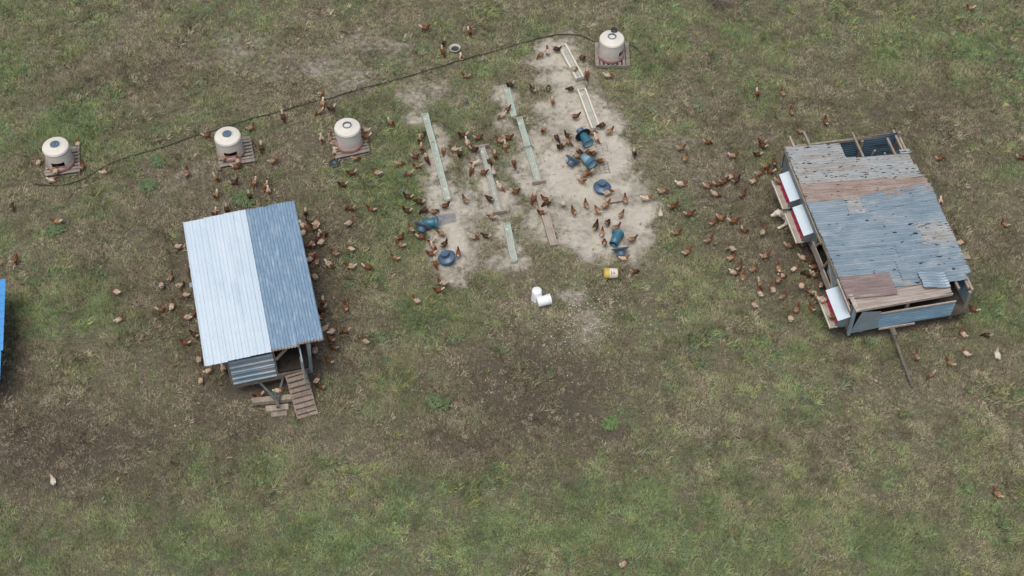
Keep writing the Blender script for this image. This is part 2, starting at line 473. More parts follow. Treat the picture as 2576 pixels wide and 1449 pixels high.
def grass(name, n_tuft, blades, rad, length, width, seed, keep, palette, label, single=False):
    rg = np.random.default_rng(seed)
    X = rg.uniform(-18.5, 18.5, n_tuft * 2); Y = rg.uniform(13.6, 38.5, n_tuft * 2)
    u, v = img_np(X, Y)
    ok = (u > -220) & (u < 2796) & (v > -160) & (v < 1640)
    X, Y = X[ok], Y[ok]
    sand, green, brown = field(X, Y)
    p, size = keep(X, Y, sand, green, brown)
    ok = (rg.random(len(X)) < p) & ~under(X, Y)
    X, Y, size, sand, green, brown = X[ok], Y[ok], size[ok], sand[ok], green[ok], brown[ok]
    tc = palette(X, Y, sand, green, brown, rg)
    k = rg.integers(blades[0], blades[1] + 1, len(X))
    id_ = np.repeat(np.arange(len(X)), k)
    n = len(id_)
    ang = rg.uniform(0, 2 * math.pi, n); rr = rad * np.sqrt(rg.random(n)) * size[id_]
    bx = X[id_] + rr * np.cos(ang); by = Y[id_] + rr * np.sin(ang)
    L = rg.uniform(length[0], length[1], n) * size[id_]
    a2 = ang + rg.normal(0, .9, n)
    lean = rg.uniform(.35, 1.35, n)
    dx = np.cos(a2) * np.sin(lean) * L; dy = np.sin(a2) * np.sin(lean) * L; dz = np.cos(lean) * L
    w = rg.uniform(width[0], width[1], n)
    px, py = -np.sin(a2 + rg.normal(0, .5, n)) * w / 2, np.cos(a2) * w / 2
    co = np.empty((n, 4, 3), np.float32)
    co[:, 0] = np.stack([bx - px, by - py, np.full(n, -.03)], -1)
    co[:, 1] = np.stack([bx + px, by + py, np.full(n, -.03)], -1)
    co[:, 2] = np.stack([bx + dx * .5 + px * .8, by + dy * .5 + py * .8, dz * .62 - .02], -1)
    co[:, 3] = np.stack([bx + dx, by + dy, dz * .9 - .02], -1)
    me = bpy.data.meshes.new(name)
    b4 = np.arange(n) * 4
    if single:
        co[:, 2] = co[:, 3]
        co = np.ascontiguousarray(co[:, :3]); me.vertices.add(n * 3); me.vertices.foreach_set('co', co.ravel())
        tri = np.arange(n * 3).reshape(-1, 3); nv = 3
    else:
        me.vertices.add(n * 4); me.vertices.foreach_set('co', co.ravel())
        tri = np.stack([b4, b4 + 1, b4 + 2, b4, b4 + 2, b4 + 3], -1).reshape(-1, 3); nv = 4
    me.loops.add(tri.size); me.loops.foreach_set('vertex_index', tri.ravel().astype(np.int32))
    me.polygons.add(len(tri)); me.polygons.foreach_set('loop_start', (np.arange(len(tri)) * 3).astype(np.int32))
    me.update()
    c = 1.09 * tc[id_] * rg.uniform(.68, 1.32, (n, 1)) * rg.uniform(.95, 1.05, (n, 3))
    c4 = np.concatenate([np.repeat(c, nv, 0), np.ones((n * nv, 1))], 1).astype(np.float32)
    at = me.attributes.new('tint', 'FLOAT_COLOR', 'POINT'); at.data.foreach_set('color', c4.ravel())
    me.materials.append(M['grass'])
    return tag(obj_from(name, me), label, 'grass', kind='stuff')

def grass_material():
    m = bpy.data.materials.new('grass_blade'); m.use_nodes = True
    nt = m.node_tree; b = nt.nodes['Principled BSDF']
    a = nd(nt, 'ShaderNodeAttribute'); a.attribute_name = 'tint'
    nt.links.new(a.outputs['Color'], b.inputs['Base Color'])
    b.inputs['Roughness'].default_value = .75; b.inputs['Specular IOR Level'].default_value = .15
    return m
M['grass'] = grass_material()
PAL = np.array([(.186, .160, .112), (.315, .283, .203), (.222, .225, .126), (.150, .220, .096), (.160, .226, .130), (.250, .280, .110)])
def turf_keep(X, Y, s, g, b):
    pn = fbm(X, Y, .55, 4, 0)
    p = .70 + .42 * g - .30 * b + (pn - .5) * .8 + (fbm(X, Y, 2.4, 3, 5, .8) - .5) * 1.1
    p = np.clip(p, .14, 1) * np.clip(1 - s * 1.3, .03, 1)
    size = np.clip(.78 + .42 * g + (fbm(X, Y, 1.6, 3, 3) - .5) * 1.6, .4, 1.5) * np.where(s > .3, .5, 1)
    return p, size
def turf_pal(X, Y, s, g, b, rg):
    gn = fbm(X, Y, .75, 4, 1) * 1.0 + fbm(X, Y, 3.0, 2, 2) * .6 - .715 + g * .66 - b * .55 - s * .2
    t = gn + rg.normal(0, .16, len(X))
    c = np.empty((len(X), 3))
    dead = np.where(rg.random(len(X))[:, None] < .55, PAL[0], PAL[1])
    olive = np.repeat(PAL[2][None], len(X), 0)
    gr = PAL[np.where(rg.random(len(X)) < .55, 3, np.where(rg.random(len(X)) < .5, 4, 5))]
    k1 = np.clip((t + .18) / .25, 0, 1)[:, None]; k2 = np.clip((t - .12) / .25, 0, 1)[:, None]
    c = dead * (1 - k1) + olive * k1
    c = c * (1 - k2) + gr * k2
    return c * np.clip(.20 + 1.6 * fbm(X, Y, 2.2, 4, 2, .85), .5, 1.6)[:, None] * (1 - .34 * b)[:, None]
grass('turf', 165000, (6, 11), .085, (.05, .15), (.011, .021), 21, turf_keep, turf_pal, 'thin grazed turf of green and dead blades over the whole field', True)
def tall_keep(X, Y, s, g, b):
    p = np.clip((fbm(X, Y, 1.6, 3, 4) - .52) * 3.2 + g * .35, 0, 1) * np.clip(1 - s * 2.2, 0, 1) * .55
    return p, np.clip(.8 + .5 * fbm(X, Y, 2, 2, 2), .6, 1.4)
def tall_pal(X, Y, s, g, b, rg):
    t = fbm(X, Y, 1.1, 3, 5) - .5 + g * .35 - b * .25 + rg.normal(0, .08, len(X))
    k = np.clip(t / .18 + .4, 0, 1)[:, None]
    strw = np.where(rg.random(len(X))[:, None] < .5, PAL[1], PAL[0] * 1.2)
    gr = PAL[rg.integers(3, 6, len(X))]
    return (strw * (1 - k) + gr * k) * (1 - .3 * b)[:, None] * 1.12 * np.clip(.3 + 1.4 * fbm(X, Y, 3.1, 3, 1, .85), .6, 1.5)[:, None]
grass('grass_tussocks', 32000, (12, 20), .085, (.10, .22), (.010, .017), 33, tall_keep, tall_pal, 'taller grass tussocks left ungrazed across the field')

# ---------------------------------------------------------------- pallets and bell waterers
def pallet(label, loc, rz, w=1.02, d=1.02, nb=8, seed=0):
    rr = random.Random(seed)
    t = thing('pallet', label, 'pallet', loc, rz, 'pallets under the waterers')
    bw = w / (nb + (nb - 1) * 0.62)
    me = None
    for i in range(nb):
        x = -w / 2 + i * bw * 1.62
        wide = 1.35 if i in (0, nb - 1) else 1.0
        b = MB().box(0, bw * wide, -d / 2, d / 2, .112, .132)
        o = b.build('deck_board', M['pallet'], t)
        o.location = (x - (bw * .35 if i == nb - 1 else 0), rr.uniform(-.012, .012), rr.uniform(-.003, .003))
        o.rotation_euler = (0, 0, rr.uniform(-.012, .012))
    for y in (-d / 2 + .02, 0, d / 2 - .02):
        MB().box(-w / 2, w / 2, y - .02, y + .02, .022, .108).build('stringer', M['pallet'], t)
    for x in (-w / 2 + .05, 0, w / 2 - .05):
        MB().box(x - .05, x + .05, -d / 2, d / 2, .0, .018).build('bottom_board', M['pallet'], t)
    return t

def waterer(label, loc, rz, cap, seed=0):
    """poly drum waterer: local +x is the side with the drinking opening"""
    t = thing('bell_waterer', label, 'water tank', loc, rz, 'white drum waterers along the hose')
    n = 60
    r = .36
    prof = [(.335, .06), (.350, .10), (r, .16), (r, .34), (r, .55), (r, .668), (.354, .680), (.340, .686), (.27, .700), (.20, .714), (.145, .722), (.135, .742), (.125, .742)]
    half = 5
    def skip(i, k):
        kk = k if k < n / 2 else k - n
        return i in (2,) and -half <= kk < half
    body = MB().lathe(prof, n, None, skip)
    o = body.build('drum', M['tank'], t)
    # alcove behind the opening
    a = half * 2 * math.pi / n
    x1, y1 = r * math.cos(a), r * math.sin(a)
    z0, z1 = .16, .34
    al = MB()
    xi = .14
    al.add([(x1, -y1, z1), (x1, y1, z1), (xi, y1, z0 + .08), (xi, -y1, z0 + .08)], [(0, 1, 2, 3)])
    al.add([(x1, y1, z1), (x1, y1, z0), (xi, y1, z0), (xi, y1, z0 + .08)], [(0, 1, 2, 3)])
    al.add([(x1, -y1, z1), (x1, -y1, z0), (xi, -y1, z0), (xi, -y1, z0 + .08)], [(3, 2, 1, 0)])
    al.build('alcove', M['tank'], t)
    MB().add([(xi, -y1, z0), (xi, y1, z0), (xi, y1, z0 + .08), (xi, -y1, z0 + .08), (x1, -y1, z0), (x1, y1, z0)], [(0, 1, 2, 3), (0, 4, 5, 1)]).build('water_trough', M['dark'], t)
    MB().beam((x1 + .02, -y1 - .01, z0 + .0), (x1 + .02, y1 + .01, z0), .03, .03).build('lip', M['tank_base'], t)
    MB().lathe([(.33, .0), (.385, .0), (.395, .03), (.395, .10), (.372, .135), (.352, .14)], n).build('base_pan', M['tank_base'], t)
    MB().lathe([(r + .001, .60), (r + .010, .605), (r + .010, .64), (r + .001, .645)], n).build('rim_band', M['tank'], t)
    if cap == 'closed':
        c = MB().lathe([(.13, .742), (.13, .762), (.118, .770), (.0001, .770)], 28).build('screw_cap', M['cap'], t)
        MB().box(-.09, .09, -.014, .014, .768, .788).build('grip', M['cap'], c)
    else:
        MB().lathe([(.125, .742), (.125, .765), (.112, .768), (.102, .765), (.100, .742)], 28).build('filler_neck', M['cap'], t)
        MB().disc(.101, .72, 28).build('water_surface', M['tank'], t)
    return t

# pallets (centre in photo, yaw) then drums
for i, (lab, u, v, rz, w, d) in enumerate([
        ('weathered slatted pallet under the leftmost white water tank', 158, 408, math.radians(90 + 11), 1.0, .95),
        ('weathered slatted pallet under the second white water tank from the left', 592, 384, math.radians(90 + 14), 1.0, 1.0),
        ('weathered pallet under the white water tank with open neck left of centre', 878, 362, math.radians(90 + 17), .98, 1.0),
        ('grey slatted pallet under the white water tank in the top right', 1540, 139, math.radians(0), 1.02, 1.02)]):
    pallet(lab, G(u, v, .07) * 1.0 - Vector((0, 0, .07)), rz, w, d, 8, 40 + i)
for i, (lab, u, v, face, cap) in enumerate([
        ('leftmost white drum waterer with dark screw cap and opening facing down', 151.6, 404, -83, 'closed'),
        ('white drum waterer with dark screw cap, second from the left edge', 579.7, 378, -78, 'closed'),
        ('white drum waterer with open neck, third from the left edge', 878, 356, 186, 'open'),
        ('white drum waterer at top right with loose black cap lying on top', 1536.8, 133.5, -22, 'open')]):
    waterer(lab, G(u, v, .22) - Vector((0, 0, .085)), math.radians(face), cap, i)
p = G(1545, 76, .86)
t = thing('loose_cap', 'black screw cap lying loose on the top right water tank', 'cap', (p.x, p.y, .845))
MB().lathe([(.0001, .0), (.10, .0), (.105, .03), (.095, .05), (.0001, .052)], 20, Matrix.Rotation(.14, 4, 'X')).build('cap_disc', M['black'], t)
MB().box(-.07, .07, -.012, .012, .05, .066, Matrix.Rotation(.14, 4, 'X')).build('grip', M['black'], t)

# ---------------------------------------------------------------- hose
hp = [T(3, *q) for q in ((1295, 545), (1275, 510), (1245, 475), (1180, 450), (1080, 445), (960, 450), (835, 425), (800, 402), (760, 380), (700, 360), (640, 350), (530, 345), (450, 350), (380, 360), (300, 377), (230, 395), (160, 415), (100, 430), (0, 460))]
hp += [T(2, *q) for q in ((2300, 545), (2200, 565), (2100, 592), (2000, 622), (1900, 660), (1750, 700), (1600, 745), (1420, 800), (1250, 845), (1120, 875), (1000, 908), (870, 948), (740, 990), (620, 1015), (500, 1045), (370, 1080), (250, 1115), (120, 1155), (0, 1185))]
hp += [T(1, *q) for q in ((2350, 1255), (2150, 1312), (2000, 1357), (1850, 1402), (1750, 1440))]
hp += [T(5, *q) for q in ((1560, 52), (1400, 100), (1280, 135), (1150, 177), (1050, 228), (960, 280), (900, 318), (850, 345), (790, 370), (720, 392), (640, 412), (550, 421), (470, 420), (400, 412), (330, 400))]
tag(MB().tube([G(u, v, .02) + Vector((R.uniform(-.012, .012), R.uniform(-.012, .012), R.uniform(-.006, .012))) for u, v in hp], .0155, 6).build('water_hose', M['hose']),
    'long black water hose snaking across the field past the tanks', 'hose')

# ---------------------------------------------------------------- troughs
def along(p0, p1):
    d = (p1 - p0); d.z = 0
    return d.length, math.atan2(d.y, d.x)

def gutter_trough(label, A, B, w=.148, h=.09, m='gutter', feet=(), group='narrow metal feed troughs'):
    L, rz = along(A, B)
    t = thing('feed_trough', label, 'feed trough', (A.x, A.y, 0), rz, group)
    prof = [(-w / 2 - .012, h), (-w / 2, h), (-w / 2, h * .35), (-w * .3, .012), (w * .3, .012), (w / 2, h * .35), (w / 2, h), (w / 2 + .012, h)]
    nseg = max(3, int(L / .6))
    vs, fs = [], []
    rr = random.Random(label)
    for i in range(nseg + 1):
        x = L * i / nseg
        jy = rr.uniform(-.008, .008)
        for y, z in prof: vs.append((x, y + jy, z + .012))
        for y, z in prof[::-1]: vs.append((x, y * (.93 if abs(y) < w * .52 else 1.0) + jy, z + .012 - .005))
    k = len(prof) * 2
    for i in range(nseg):
        for j in range(k):
            fs.append((i * k + j, i * k + (j + 1) % k, (i + 1) * k + (j + 1) % k, (i + 1) * k + j))
    fs.append(tuple(range(k))[::-1]); fs.append(tuple(nseg * k + j for j in range(k)))
    MB().add(vs, fs).build('channel', M[m], t)
    MB().box(.03, L - .03, -w * .36, w * .36, .026, .04).build('feed_layer', M['feed'], t)
    for x in (0, L):
        MB().box(x - .004, x + .004, -w / 2, w / 2, .012, h + .01).build('end_plate', M[m], t)
    for k_ in feet:
        x = L * k_ + (.03 if k_ else -.03)
        MB().box(x - .024, x + .024, -.19, .19, .0, .105, Matrix.Translation((0, .02, .0))).build('foot_board', M['wood'], t)
    return t

def board_trough(label, A, B, w, h, m, rim, feed=True):
    L, rz = along(A, B)
    t = thing('wooden_trough', label, 'feed trough', (A.x, A.y, 0), rz, 'wide board feed troughs')
    MB().box(0, L, -w / 2, w / 2, .0, .025 if feed else .07).build('bottom_board', M[m], t)
    for s_ in (-1, 1):
        MB().box(0, L, s_ * w / 2 - .022, s_ * w / 2 + .022, .004, h).build('side_board', M[rim], t)
    for x in (.012, L - .012):
        MB().box(x - .014, x + .014, -w / 2 + .018, w / 2 - .018, .072, h * .9).build('end_board', M[m], t)
    if feed:
        MB().box(.04, L - .04, -w / 2 + .02, w / 2 - .02, .027, .045).build('feed_layer', M['feed'], t)
    return t

gutter_trough('longest pale green metal trough, farthest left of the feeding troughs', GT(2, 1702, 1163), GT(6, 1932, 578))
gutter_trough('short pale green trough at the top, two hens crowding its lower end', GT(2, 2518, 880), GT(3, 15, 1188))
gutter_trough('pale green trough with wooden feet at both ends, right of centre', GT(3, 72, 1210), GT(7, 262, 388), feet=(0, 1))
gutter_trough('grey trough in the middle with crosswise boards at both ends', GT(6, 2272, 45), GT(6, 2445, 690), m='trough_grey', feet=(0, 1))
gutter_trough('short pale green trough at the bottom, nearest the white buckets', GT(6, 2525, 818), GT(7, 22, 1195))
board_trough('grey timber trough beside the short bottom green trough', GT(7, 262, 487), GT(7, 422, 1038), .17, .11, 'trough_wood', 'trough_wood', False)
board_trough('upper cream edged board trough left of the top right water tank', GT(3, 503, 478), GT(3, 682, 806), .215, .12, 'trough_grey', 'cream_board')
board_trough('lower cream edged board trough ending at the tipped blue feeder', GT(3, 697, 918), GT(3, 843, 1310), .215, .12, 'trough_grey', 'cream_board')
t3a, t3b = GT(3, 72, 1210), GT(7, 262, 388)
q = GT(7, 152, 55)
ty = thing('wire_tie', 'twisted wire tie looped across the trough with wooden feet', 'wire', (q.x, q.y, .09), along(t3a, t3b)[1] + math.pi / 2)
MB().tube([(-.2, .03, -.05), (-.1, .0, .03), (.0, .02, .035), (.1, .0, .03), (.2, -.03, -.06)], .009, 6).build('wire_strand', M['wire'], ty)
MB().tube([(-.19, -.05, -.06), (-.1, -.02, .034), (.02, -.03, .04), (.11, .03, .03), (.19, .05, -.07)], .009, 6).build('wire_strand', M['wire'], ty)

# ---------------------------------------------------------------- blue feeders
def hat_parts(t, Mx, m='hat'):
    MB().lathe([(.236, .0), (.243, .004), (.245, .018), (.20, .042), (.14, .075), (.115, .085)], 36, Mx).build('brim', M[m], t)
    c = MB().lathe([(.118, .082), (.110, .10), (.108, .175), (.116, .180), (.116, .205), (.104, .212), (.092, .205), (.0001, .203)], 32, Mx).build('crown', M[m], t)
    MB().lathe([(.234, .002), (.19, .03), (.13, .066), (.0001, .07)], 36, Mx).build('underside', M['black'], t)
    return c

def hopper_parts(t, Mx, m='feeder', length=.40):
    MB().lathe([(.150, .0), (.168, .004), (.172, .02), (.172, .065), (.160, .075), (.140, .085), (.134, .10)], 32, Mx).build('feed_pan', M['feeder'], t)
    MB().lathe([(.128, .09), (.130, .16), (.122, length * .6), (.118, length), (.112, length), (.116, length * .6), (.122, .16)], 32, Mx).build('hopper', M[m], t)
    MB().lathe([(.132, .115), (.140, .12), (.140, .14), (.132, .145)], 32, Mx).build('rib_band', M['feeder'], t)
    MB().lathe([(.148, .004), (.135, .03), (.0001, .05)], 32, Mx).build('pan_floor', M['feeder_pale'], t)
    MB().disc(.112, length * .7, 28, Mx).build('hopper_inside', M['black'], t)

def local(root_loc, axis, origin):
    return Matrix.Translation(-Vector(root_loc)) @ frame(axis, origin)

FG = 'blue poultry feeders on the dusty ground'
# A: tipped with its hat still on
a0, a1 = G(1481, 361, .17), G(1465, 337, .20)
t = thing('feeder', 'tipped blue feeder with its round hat still on, nearest the cream trough', 'feeder', (a0.x, a0.y, 0), 0, FG)
hopper_parts(t, local((a0.x, a0.y, 0), a1 - a0, a0), 'feeder', .40)
hat_parts(t, local((a0.x, a0.y, 0), a1 - a0, a0 + (a1 - a0).normalized() * .34))
# B: fallen hopper and its loose hat
b0, b1 = G(1490, 413, .16), G(1467, 394, .14)
t = thing('feeder', 'fallen blue feeder with bleached pale side, hens crowded above it', 'feeder', (b0.x, b0.y, 0), 0, FG)
hopper_parts(t, local((b0.x, b0.y, 0), b1 - b0, b0), 'feeder_pale', .40)
def loose_hat(label, u, v, axis, z):
    p_ = G(u, v, z)
    t_ = thing('rain_hat', label, 'feeder hat', (p_.x, p_.y, 0), 0, 'loose blue feeder lids')
    hat_parts(t_, local((p_.x, p_.y, 0), axis, p_))
loose_hat('loose blue feeder hat standing on edge left of the pale fallen feeder', 1442, 399, (-.42, -.62, -.45), .22)
# E
e0, e1 = G(1556, 585, .17), G(1542, 617, .13)
t = thing('feeder', 'fallen teal feeder lying above the yellow bucket', 'feeder', (e0.x, e0.y, 0), 0, FG)
hopper_parts(t, local((e0.x, e0.y, 0), e1 - e0, e0), 'feeder', .42)
loose_hat('loose dark blue feeder hat on edge between teal feeder and yellow bucket', 1560, 624, (.12, -.72, -.5), .22)
# F
f0, f1 = G(1102, 559, .17), G(1068, 561, .13)
t = thing('feeder', 'fallen teal feeder lying left with blue netting spilling from it', 'feeder', (f0.x, f0.y, 0), 0, FG)
hopper_parts(t, local((f0.x, f0.y, 0), f1 - f0, f0), 'feeder', .42)
loose_hat('loose dark feeder hat leaning on the left fallen feeder', 1064, 565, (-.25, -.72, -.42), .22)
# C and D: hats sitting over pans
for lab, u, v, ax, z in (('round blue feeder with wide brim standing upright beside a board', 1514.5, 471, (0, .04, 1), .10),
                         ('round blue feeder with wide brim tilted left, lowest on the left', 1124, 648, (-.26, .02, 1), .13)):
    p = G(u, v, z)
    t = thing('feeder', lab, 'feeder', (p.x, p.y, 0), 0, FG)
    hat_parts(t, local((p.x, p.y, 0), ax, p))
    MB().lathe([(.0001, .005), (.19, .005), (.205, .02), (.21, .075), (.20, .08), (.15, .07), (.13, .085), (.0001, .09)], 32).build('feed_pan', M['feeder'], t)
# wire stands and netting
def wire_stand(label, quad, m, bars, r, z=.03):
    P = [G(u, v, z) for u, v in quad]
    c0 = P[0].copy(); c0.z = 0
    t_ = thing('wire_grille', label, 'wire grille', c0, 0)
    loop = [p_ - c0 for p_ in P] + [P[0] - c0]
    MB().tube(loop, r, 6).build('outer_wire', M[m], t_)
    nU, nV = bars
    for i in range(1, nU):
        k = i / nU
        MB().tube([P[0].lerp(P[1], k) - c0, P[3].lerp(P[2], k) - c0 + Vector((0, 0, .02))], r * .7, 5).build('cross_wire', M[m], t_)
    for i in range(1, nV):
        k = i / nV
        MB().tube([P[0].lerp(P[3], k) - c0 + Vector((0, 0, .008)), P[1].lerp(P[2], k) - c0 + Vector((0, 0, .008))], r * .7, 5).build('cross_wire', M[m], t_)
c6 = lambda x, y: ((2080 + x / 5.175) * .67083, (440 + y / 5.175) * .67083)
c7 = lambda x, y: ((1480 + x / 4.528) * .67083, (740 + y / 4.528) * .67083)
wire_stand('bent grey wire frame flat on the dust right of the pale feeder', [c6(770, 930), c6(1020, 850), c6(1065, 1060), c6(810, 1095)], 'wire', (3, 4), .008)
wire_stand('faint grey wire frame right of the feeder with its hat on', [c6(790, 520), c6(1010, 490), c6(1035, 640), c6(830, 670)], 'wire', (2, 3), .006)
wire_stand('strip of blue plastic netting spilling right from the left fallen feeder', [c7(745, 300), c7(1020, 265), c7(1050, 400), c7(770, 470)], 'mesh_blue', (12, 8), .0055)
p = GT(7, 1020, 535)
t = thing('wooden_board', 'square wooden board flat on the dust below the upright blue feeder', 'board', (p.x, p.y, 0), math.radians(12))
for i in range(3):
    MB().box(-.24, .24, -.22 + i * .15, -.22 + i * .15 + .145, .03, .055).build('plank', M['trough_wood'], t)
for x in (-.18, .18):
    MB().box(x - .03, x + .03, -.2, .2, .0, .029).build('batten', M['wood_dark'], t)

# ---------------------------------------------------------------- buckets, pans
def bucket(label, loc, axis, m, group, handle=True, lab=False):
    t_ = thing('bucket', label, 'bucket', (loc[0], loc[1], 0), 0, group)
    Mx = local((loc[0], loc[1], 0), axis, loc)
    MB().lathe([(.0001, .0), (.122, .0), (.128, .006), (.140, .27), (.140, .36), (.132, .36), (.120, .012), (.0001, .012)], 36, Mx).build('shell', M[m], t_)
    MB().lathe([(.141, .285), (.150, .287), (.150, .297), (.141, .299), (.141, .335), (.151, .337), (.151, .358), (.138, .361)], 36, Mx).build('rim', M[m], t_)
    if handle:
        pts = [Mx @ Vector((.150 * math.cos(a_), .150 * math.sin(a_) * .25 - .16 * math.sin(a_), .30 - .14 * math.sin(a_))) for a_ in np.linspace(0, math.pi, 13)]
        MB().tube(pts, .004, 5).build('handle', M['wire'], t_)
    if lab:
        upl = Mx.to_3x3().inverted() @ Vector((0, -.6, .8))
        lab = math.atan2(upl.y, upl.x)
        n = 10
        vs, fs = [], []
        for i in range(n + 1):
            an = lab + (i / n - .5) * 2.5
            for z in (.025, .225):
                rad_ = .1325 + z * .045
                vs.append((rad_ * math.cos(an), rad_ * math.sin(an), z))
        for i in range(n): fs.append((2 * i, 2 * i + 2, 2 * i + 3, 2 * i + 1))
        lo = MB().add(vs, fs, True, Mx).build('label', M['label'], t_)
        for z, ln, h_ in ((.175, .9, .016), (.14, .5, .01), (.115, .8, .008), (.085, .35, .02)):
            vs, fs = [], []
            for i in range(7):
                an = lab + (i / 6 - .5) * ln
                for zz in (z, z + h_):
                    rad_ = .1335 + zz * .045
                    vs.append((rad_ * math.cos(an), rad_ * math.sin(an), zz))
            for i in range(6): fs.append((2 * i, 2 * i + 2, 2 * i + 3, 2 * i + 1))
            MB().add(vs, fs, True, Mx).build('print_line', M['ink'], lo)
    return t_
p = G(1350, 752, .0)
bucket('white plastic bucket standing upside down, above the one on its side', Vector((p.x, p.y, .365)), (.03, .0, -1), 'white_plastic', 'white buckets', False)
p0, p1 = G(1352, 761, .15), G(1381, 753, .155)
bucket('white plastic bucket lying on its side below the upright one', p0, p1 - p0, 'white_plastic', 'white buckets', False)
p0, p1 = G(1554, 687, .145), G(1520, 688, .15)
bucket('yellow bucket with printed white label lying on its side', p0, p1 - p0, 'yellow', None, True, math.radians(10))
p = GT(2, 2003, 500)
t = thing('rubber_pan', 'round grey rubber feed pan on the grass above the hose', 'pan', (p.x, p.y, 0))
MB().lathe([(.0001, .012), (.12, .012), (.15, .085), (.168, .09), (.172, .075), (.14, .0), (.0001, .0)], 28).build('pan_wall', M['trough_grey'], t)
MB().disc(.125, .03, 28).build('pan_contents', M['black'], t)
p = GT(6, 790, 197)
t = thing('rubber_disc', 'flat round black rubber lid on the grass below the third tank', 'lid', (p.x, p.y, 0))
MB().lathe([(.0001, .0), (.155, .0), (.165, .012), (.155, .028), (.06, .032), (.0001, .045)], 26).build('lid_disc', M['black'], t)
MB().lathe([(.05, .032), (.055, .05), (.03, .056), (.0001, .056)], 16).build('knob', M['cap'], t)

# ---------------------------------------------------------------- left shed: trailer coop under a half white, half blue roof
def Lp(a, b, z):
    return Vector((a, -b, z))
wave = lambda pitch, amp: (lambda t: amp * math.sin(2 * math.pi * t / pitch))
def ribs(pitch, rw, h, minor=0.0):
    def f(t):
        k = t % pitch
        if k < rw * .25: return h * k / (rw * .25)
        if k < rw * .75: return h
        if k < rw: return h * (rw - k) / (rw * .25)
        return minor * (1 if abs(k - (pitch + rw) / 2) < .014 else 0)
    return f
shed = thing('trailer_coop', 'henhouse on a trailer, roof half white half blue, ramp at front', 'henhouse', SHED_O, SHED_YAW)
ZF, ZB = 1.84, 1.78
def shed_roof_z(b): return ZB + (ZF - ZB) * b / 4.7
rr = random.Random(3)
# white ribbed panels, left half (a -.12 .. 1.50), ribs run front to back
aw = -.125
for i, wd in enumerate((.56, .56, .555)):
    m = MB().sheet(Lp(aw, -.01 - .045 * (aw + .25) + rr.uniform(-.006, .006), shed_roof_z(0) + .012 + .006 * (i % 2)), Lp(0, 1, (ZF - ZB) / 4.7), Lp(1, 0, .012), (0, 0, 1), 4.70 + rr.uniform(-.02, .02), wd, ribs(.187, .045, .014, .005), .0117, 4, .004, 0, .001, rr)
    m.build('roof_panel', M['white_roof'], shed)
    aw += wd - .03
# blue grey corrugated sheets, right half
ab = 1.47
for i, wd in enumerate((.68, .66)):
    L0 = 4.62 if i == 0 else 4.56
    for j, (b0, b1) in enumerate(((-.085 - .03 * i, 2.42), (2.36, L0))):
        m = MB().sheet(Lp(ab, b0, shed_roof_z(b0) - .004 + .008 * j + .010 * i - .035 * (ab - 1.47)), Lp(0, 1, (ZF - ZB) / 4.7), Lp(1, 0, -.035), (0, 0, 1), b1 - b0, wd, wave(.0762, .015), .0095, 3, .004, .012, .002, rr)
        m.build('roof_panel', M['blue_corr'], shed)
    rim = MB().sheet(Lp(ab, L0 - .05, shed_roof_z(L0) + .011 + .010 * i - .035 * (ab - 1.47)), Lp(0, 1, (ZF - ZB) / 4.7), Lp(1, 0, -.035), (0, 0, 1), .055, wd, wave(.0762, .015), .0095, 1, .004, .008, .002, rr)
    rim.build('rusty_edge', M['rust_corr'], shed)
    ab += wd - .04
for bq_ in (.35, 1.5, 2.7, 3.9, 4.45):
    for k in range(9):
        a_ = -.03 + k * .187
        MB().lathe([(.0001, .008), (.005, .007), (.007, .0)], 6, Matrix.Translation(Lp(a_, bq_ + rr.uniform(-.02, .02), shed_roof_z(bq_) + .018 + .012 * (a_ + .12)))).build('roof_screw', M['steel'], shed)
# frame: deck, beams, posts
DZ = .60
def bm(p, q, w, h, name, mt, par=shed):
    return MB().beam(p, q, w, h).build(name, M[mt], par)
for i in range(14):
    b0 = .12 + i * .305
    MB().box(.40, 2.36, -b0 - .295, -b0, DZ - .03, DZ + rr.uniform(-.002, .004)).build('floor_plank', M['floor'], shed)
bm(Lp(.38, 4.46, DZ - .06), Lp(2.38, 4.46, DZ - .06), .045, .17, 'front_beam', 'wood_dark')
bm(Lp(.38, .10, DZ - .06), Lp(2.38, .10, DZ - .06), .045, .17, 'rear_beam', 'wood_dark')
for a in (.40, 2.36):
    bm(Lp(a, .13, DZ - .12), Lp(a, 4.43, DZ - .12), .05, .15, 'side_beam', 'wood_dark')
    for b in (.16, 1.6, 3.0, 4.40):
        bm(Lp(a, b, DZ - .02), Lp(a, b, shed_roof_z(b) - .05), .07, .07, 'post', 'wood')
bm(Lp(1.50, 4.40, DZ), Lp(1.50, 4.40, 1.74), .07, .07, 'post', 'wood')
bm(Lp(1.54, 4.43, DZ + .62), Lp(1.95, 4.43, 1.70), .035, .07, 'brace', 'wood')
bm(Lp(.30, 4.40, 1.72), Lp(2.62, 4.40, 1.72), .05, .09, 'header', 'wood')
bm(Lp(.30, .16, 1.68), Lp(2.62, .16, 1.68), .05, .09, 'header', 'wood')
for a in (-.02, .40, .95, 1.5, 1.95, 2.36, 2.66):
    bm(Lp(a, .02, shed_roof_z(0) - .065 - .036 * max(0, a - 1.4)), Lp(a, 4.52, shed_roof_z(4.5) - .065 - .036 * max(0, a - 1.4)), .045, .07, 'rafter', 'wood')
# front wall: ribbed sheets on the left
for j in range(2):
    MB().sheet(Lp(.42 - .0 * j, 4.485 + .006 * j, DZ + .02 + .47 * j), Lp(1, 0, 0), Lp(0, 0, 1), Lp(0, 1, 0), 1.07, .50, ribs(.2, .06, .028), .0125, 4, .004, 0, .004, rr).build('wall_panel', M['pale_panel'], shed)
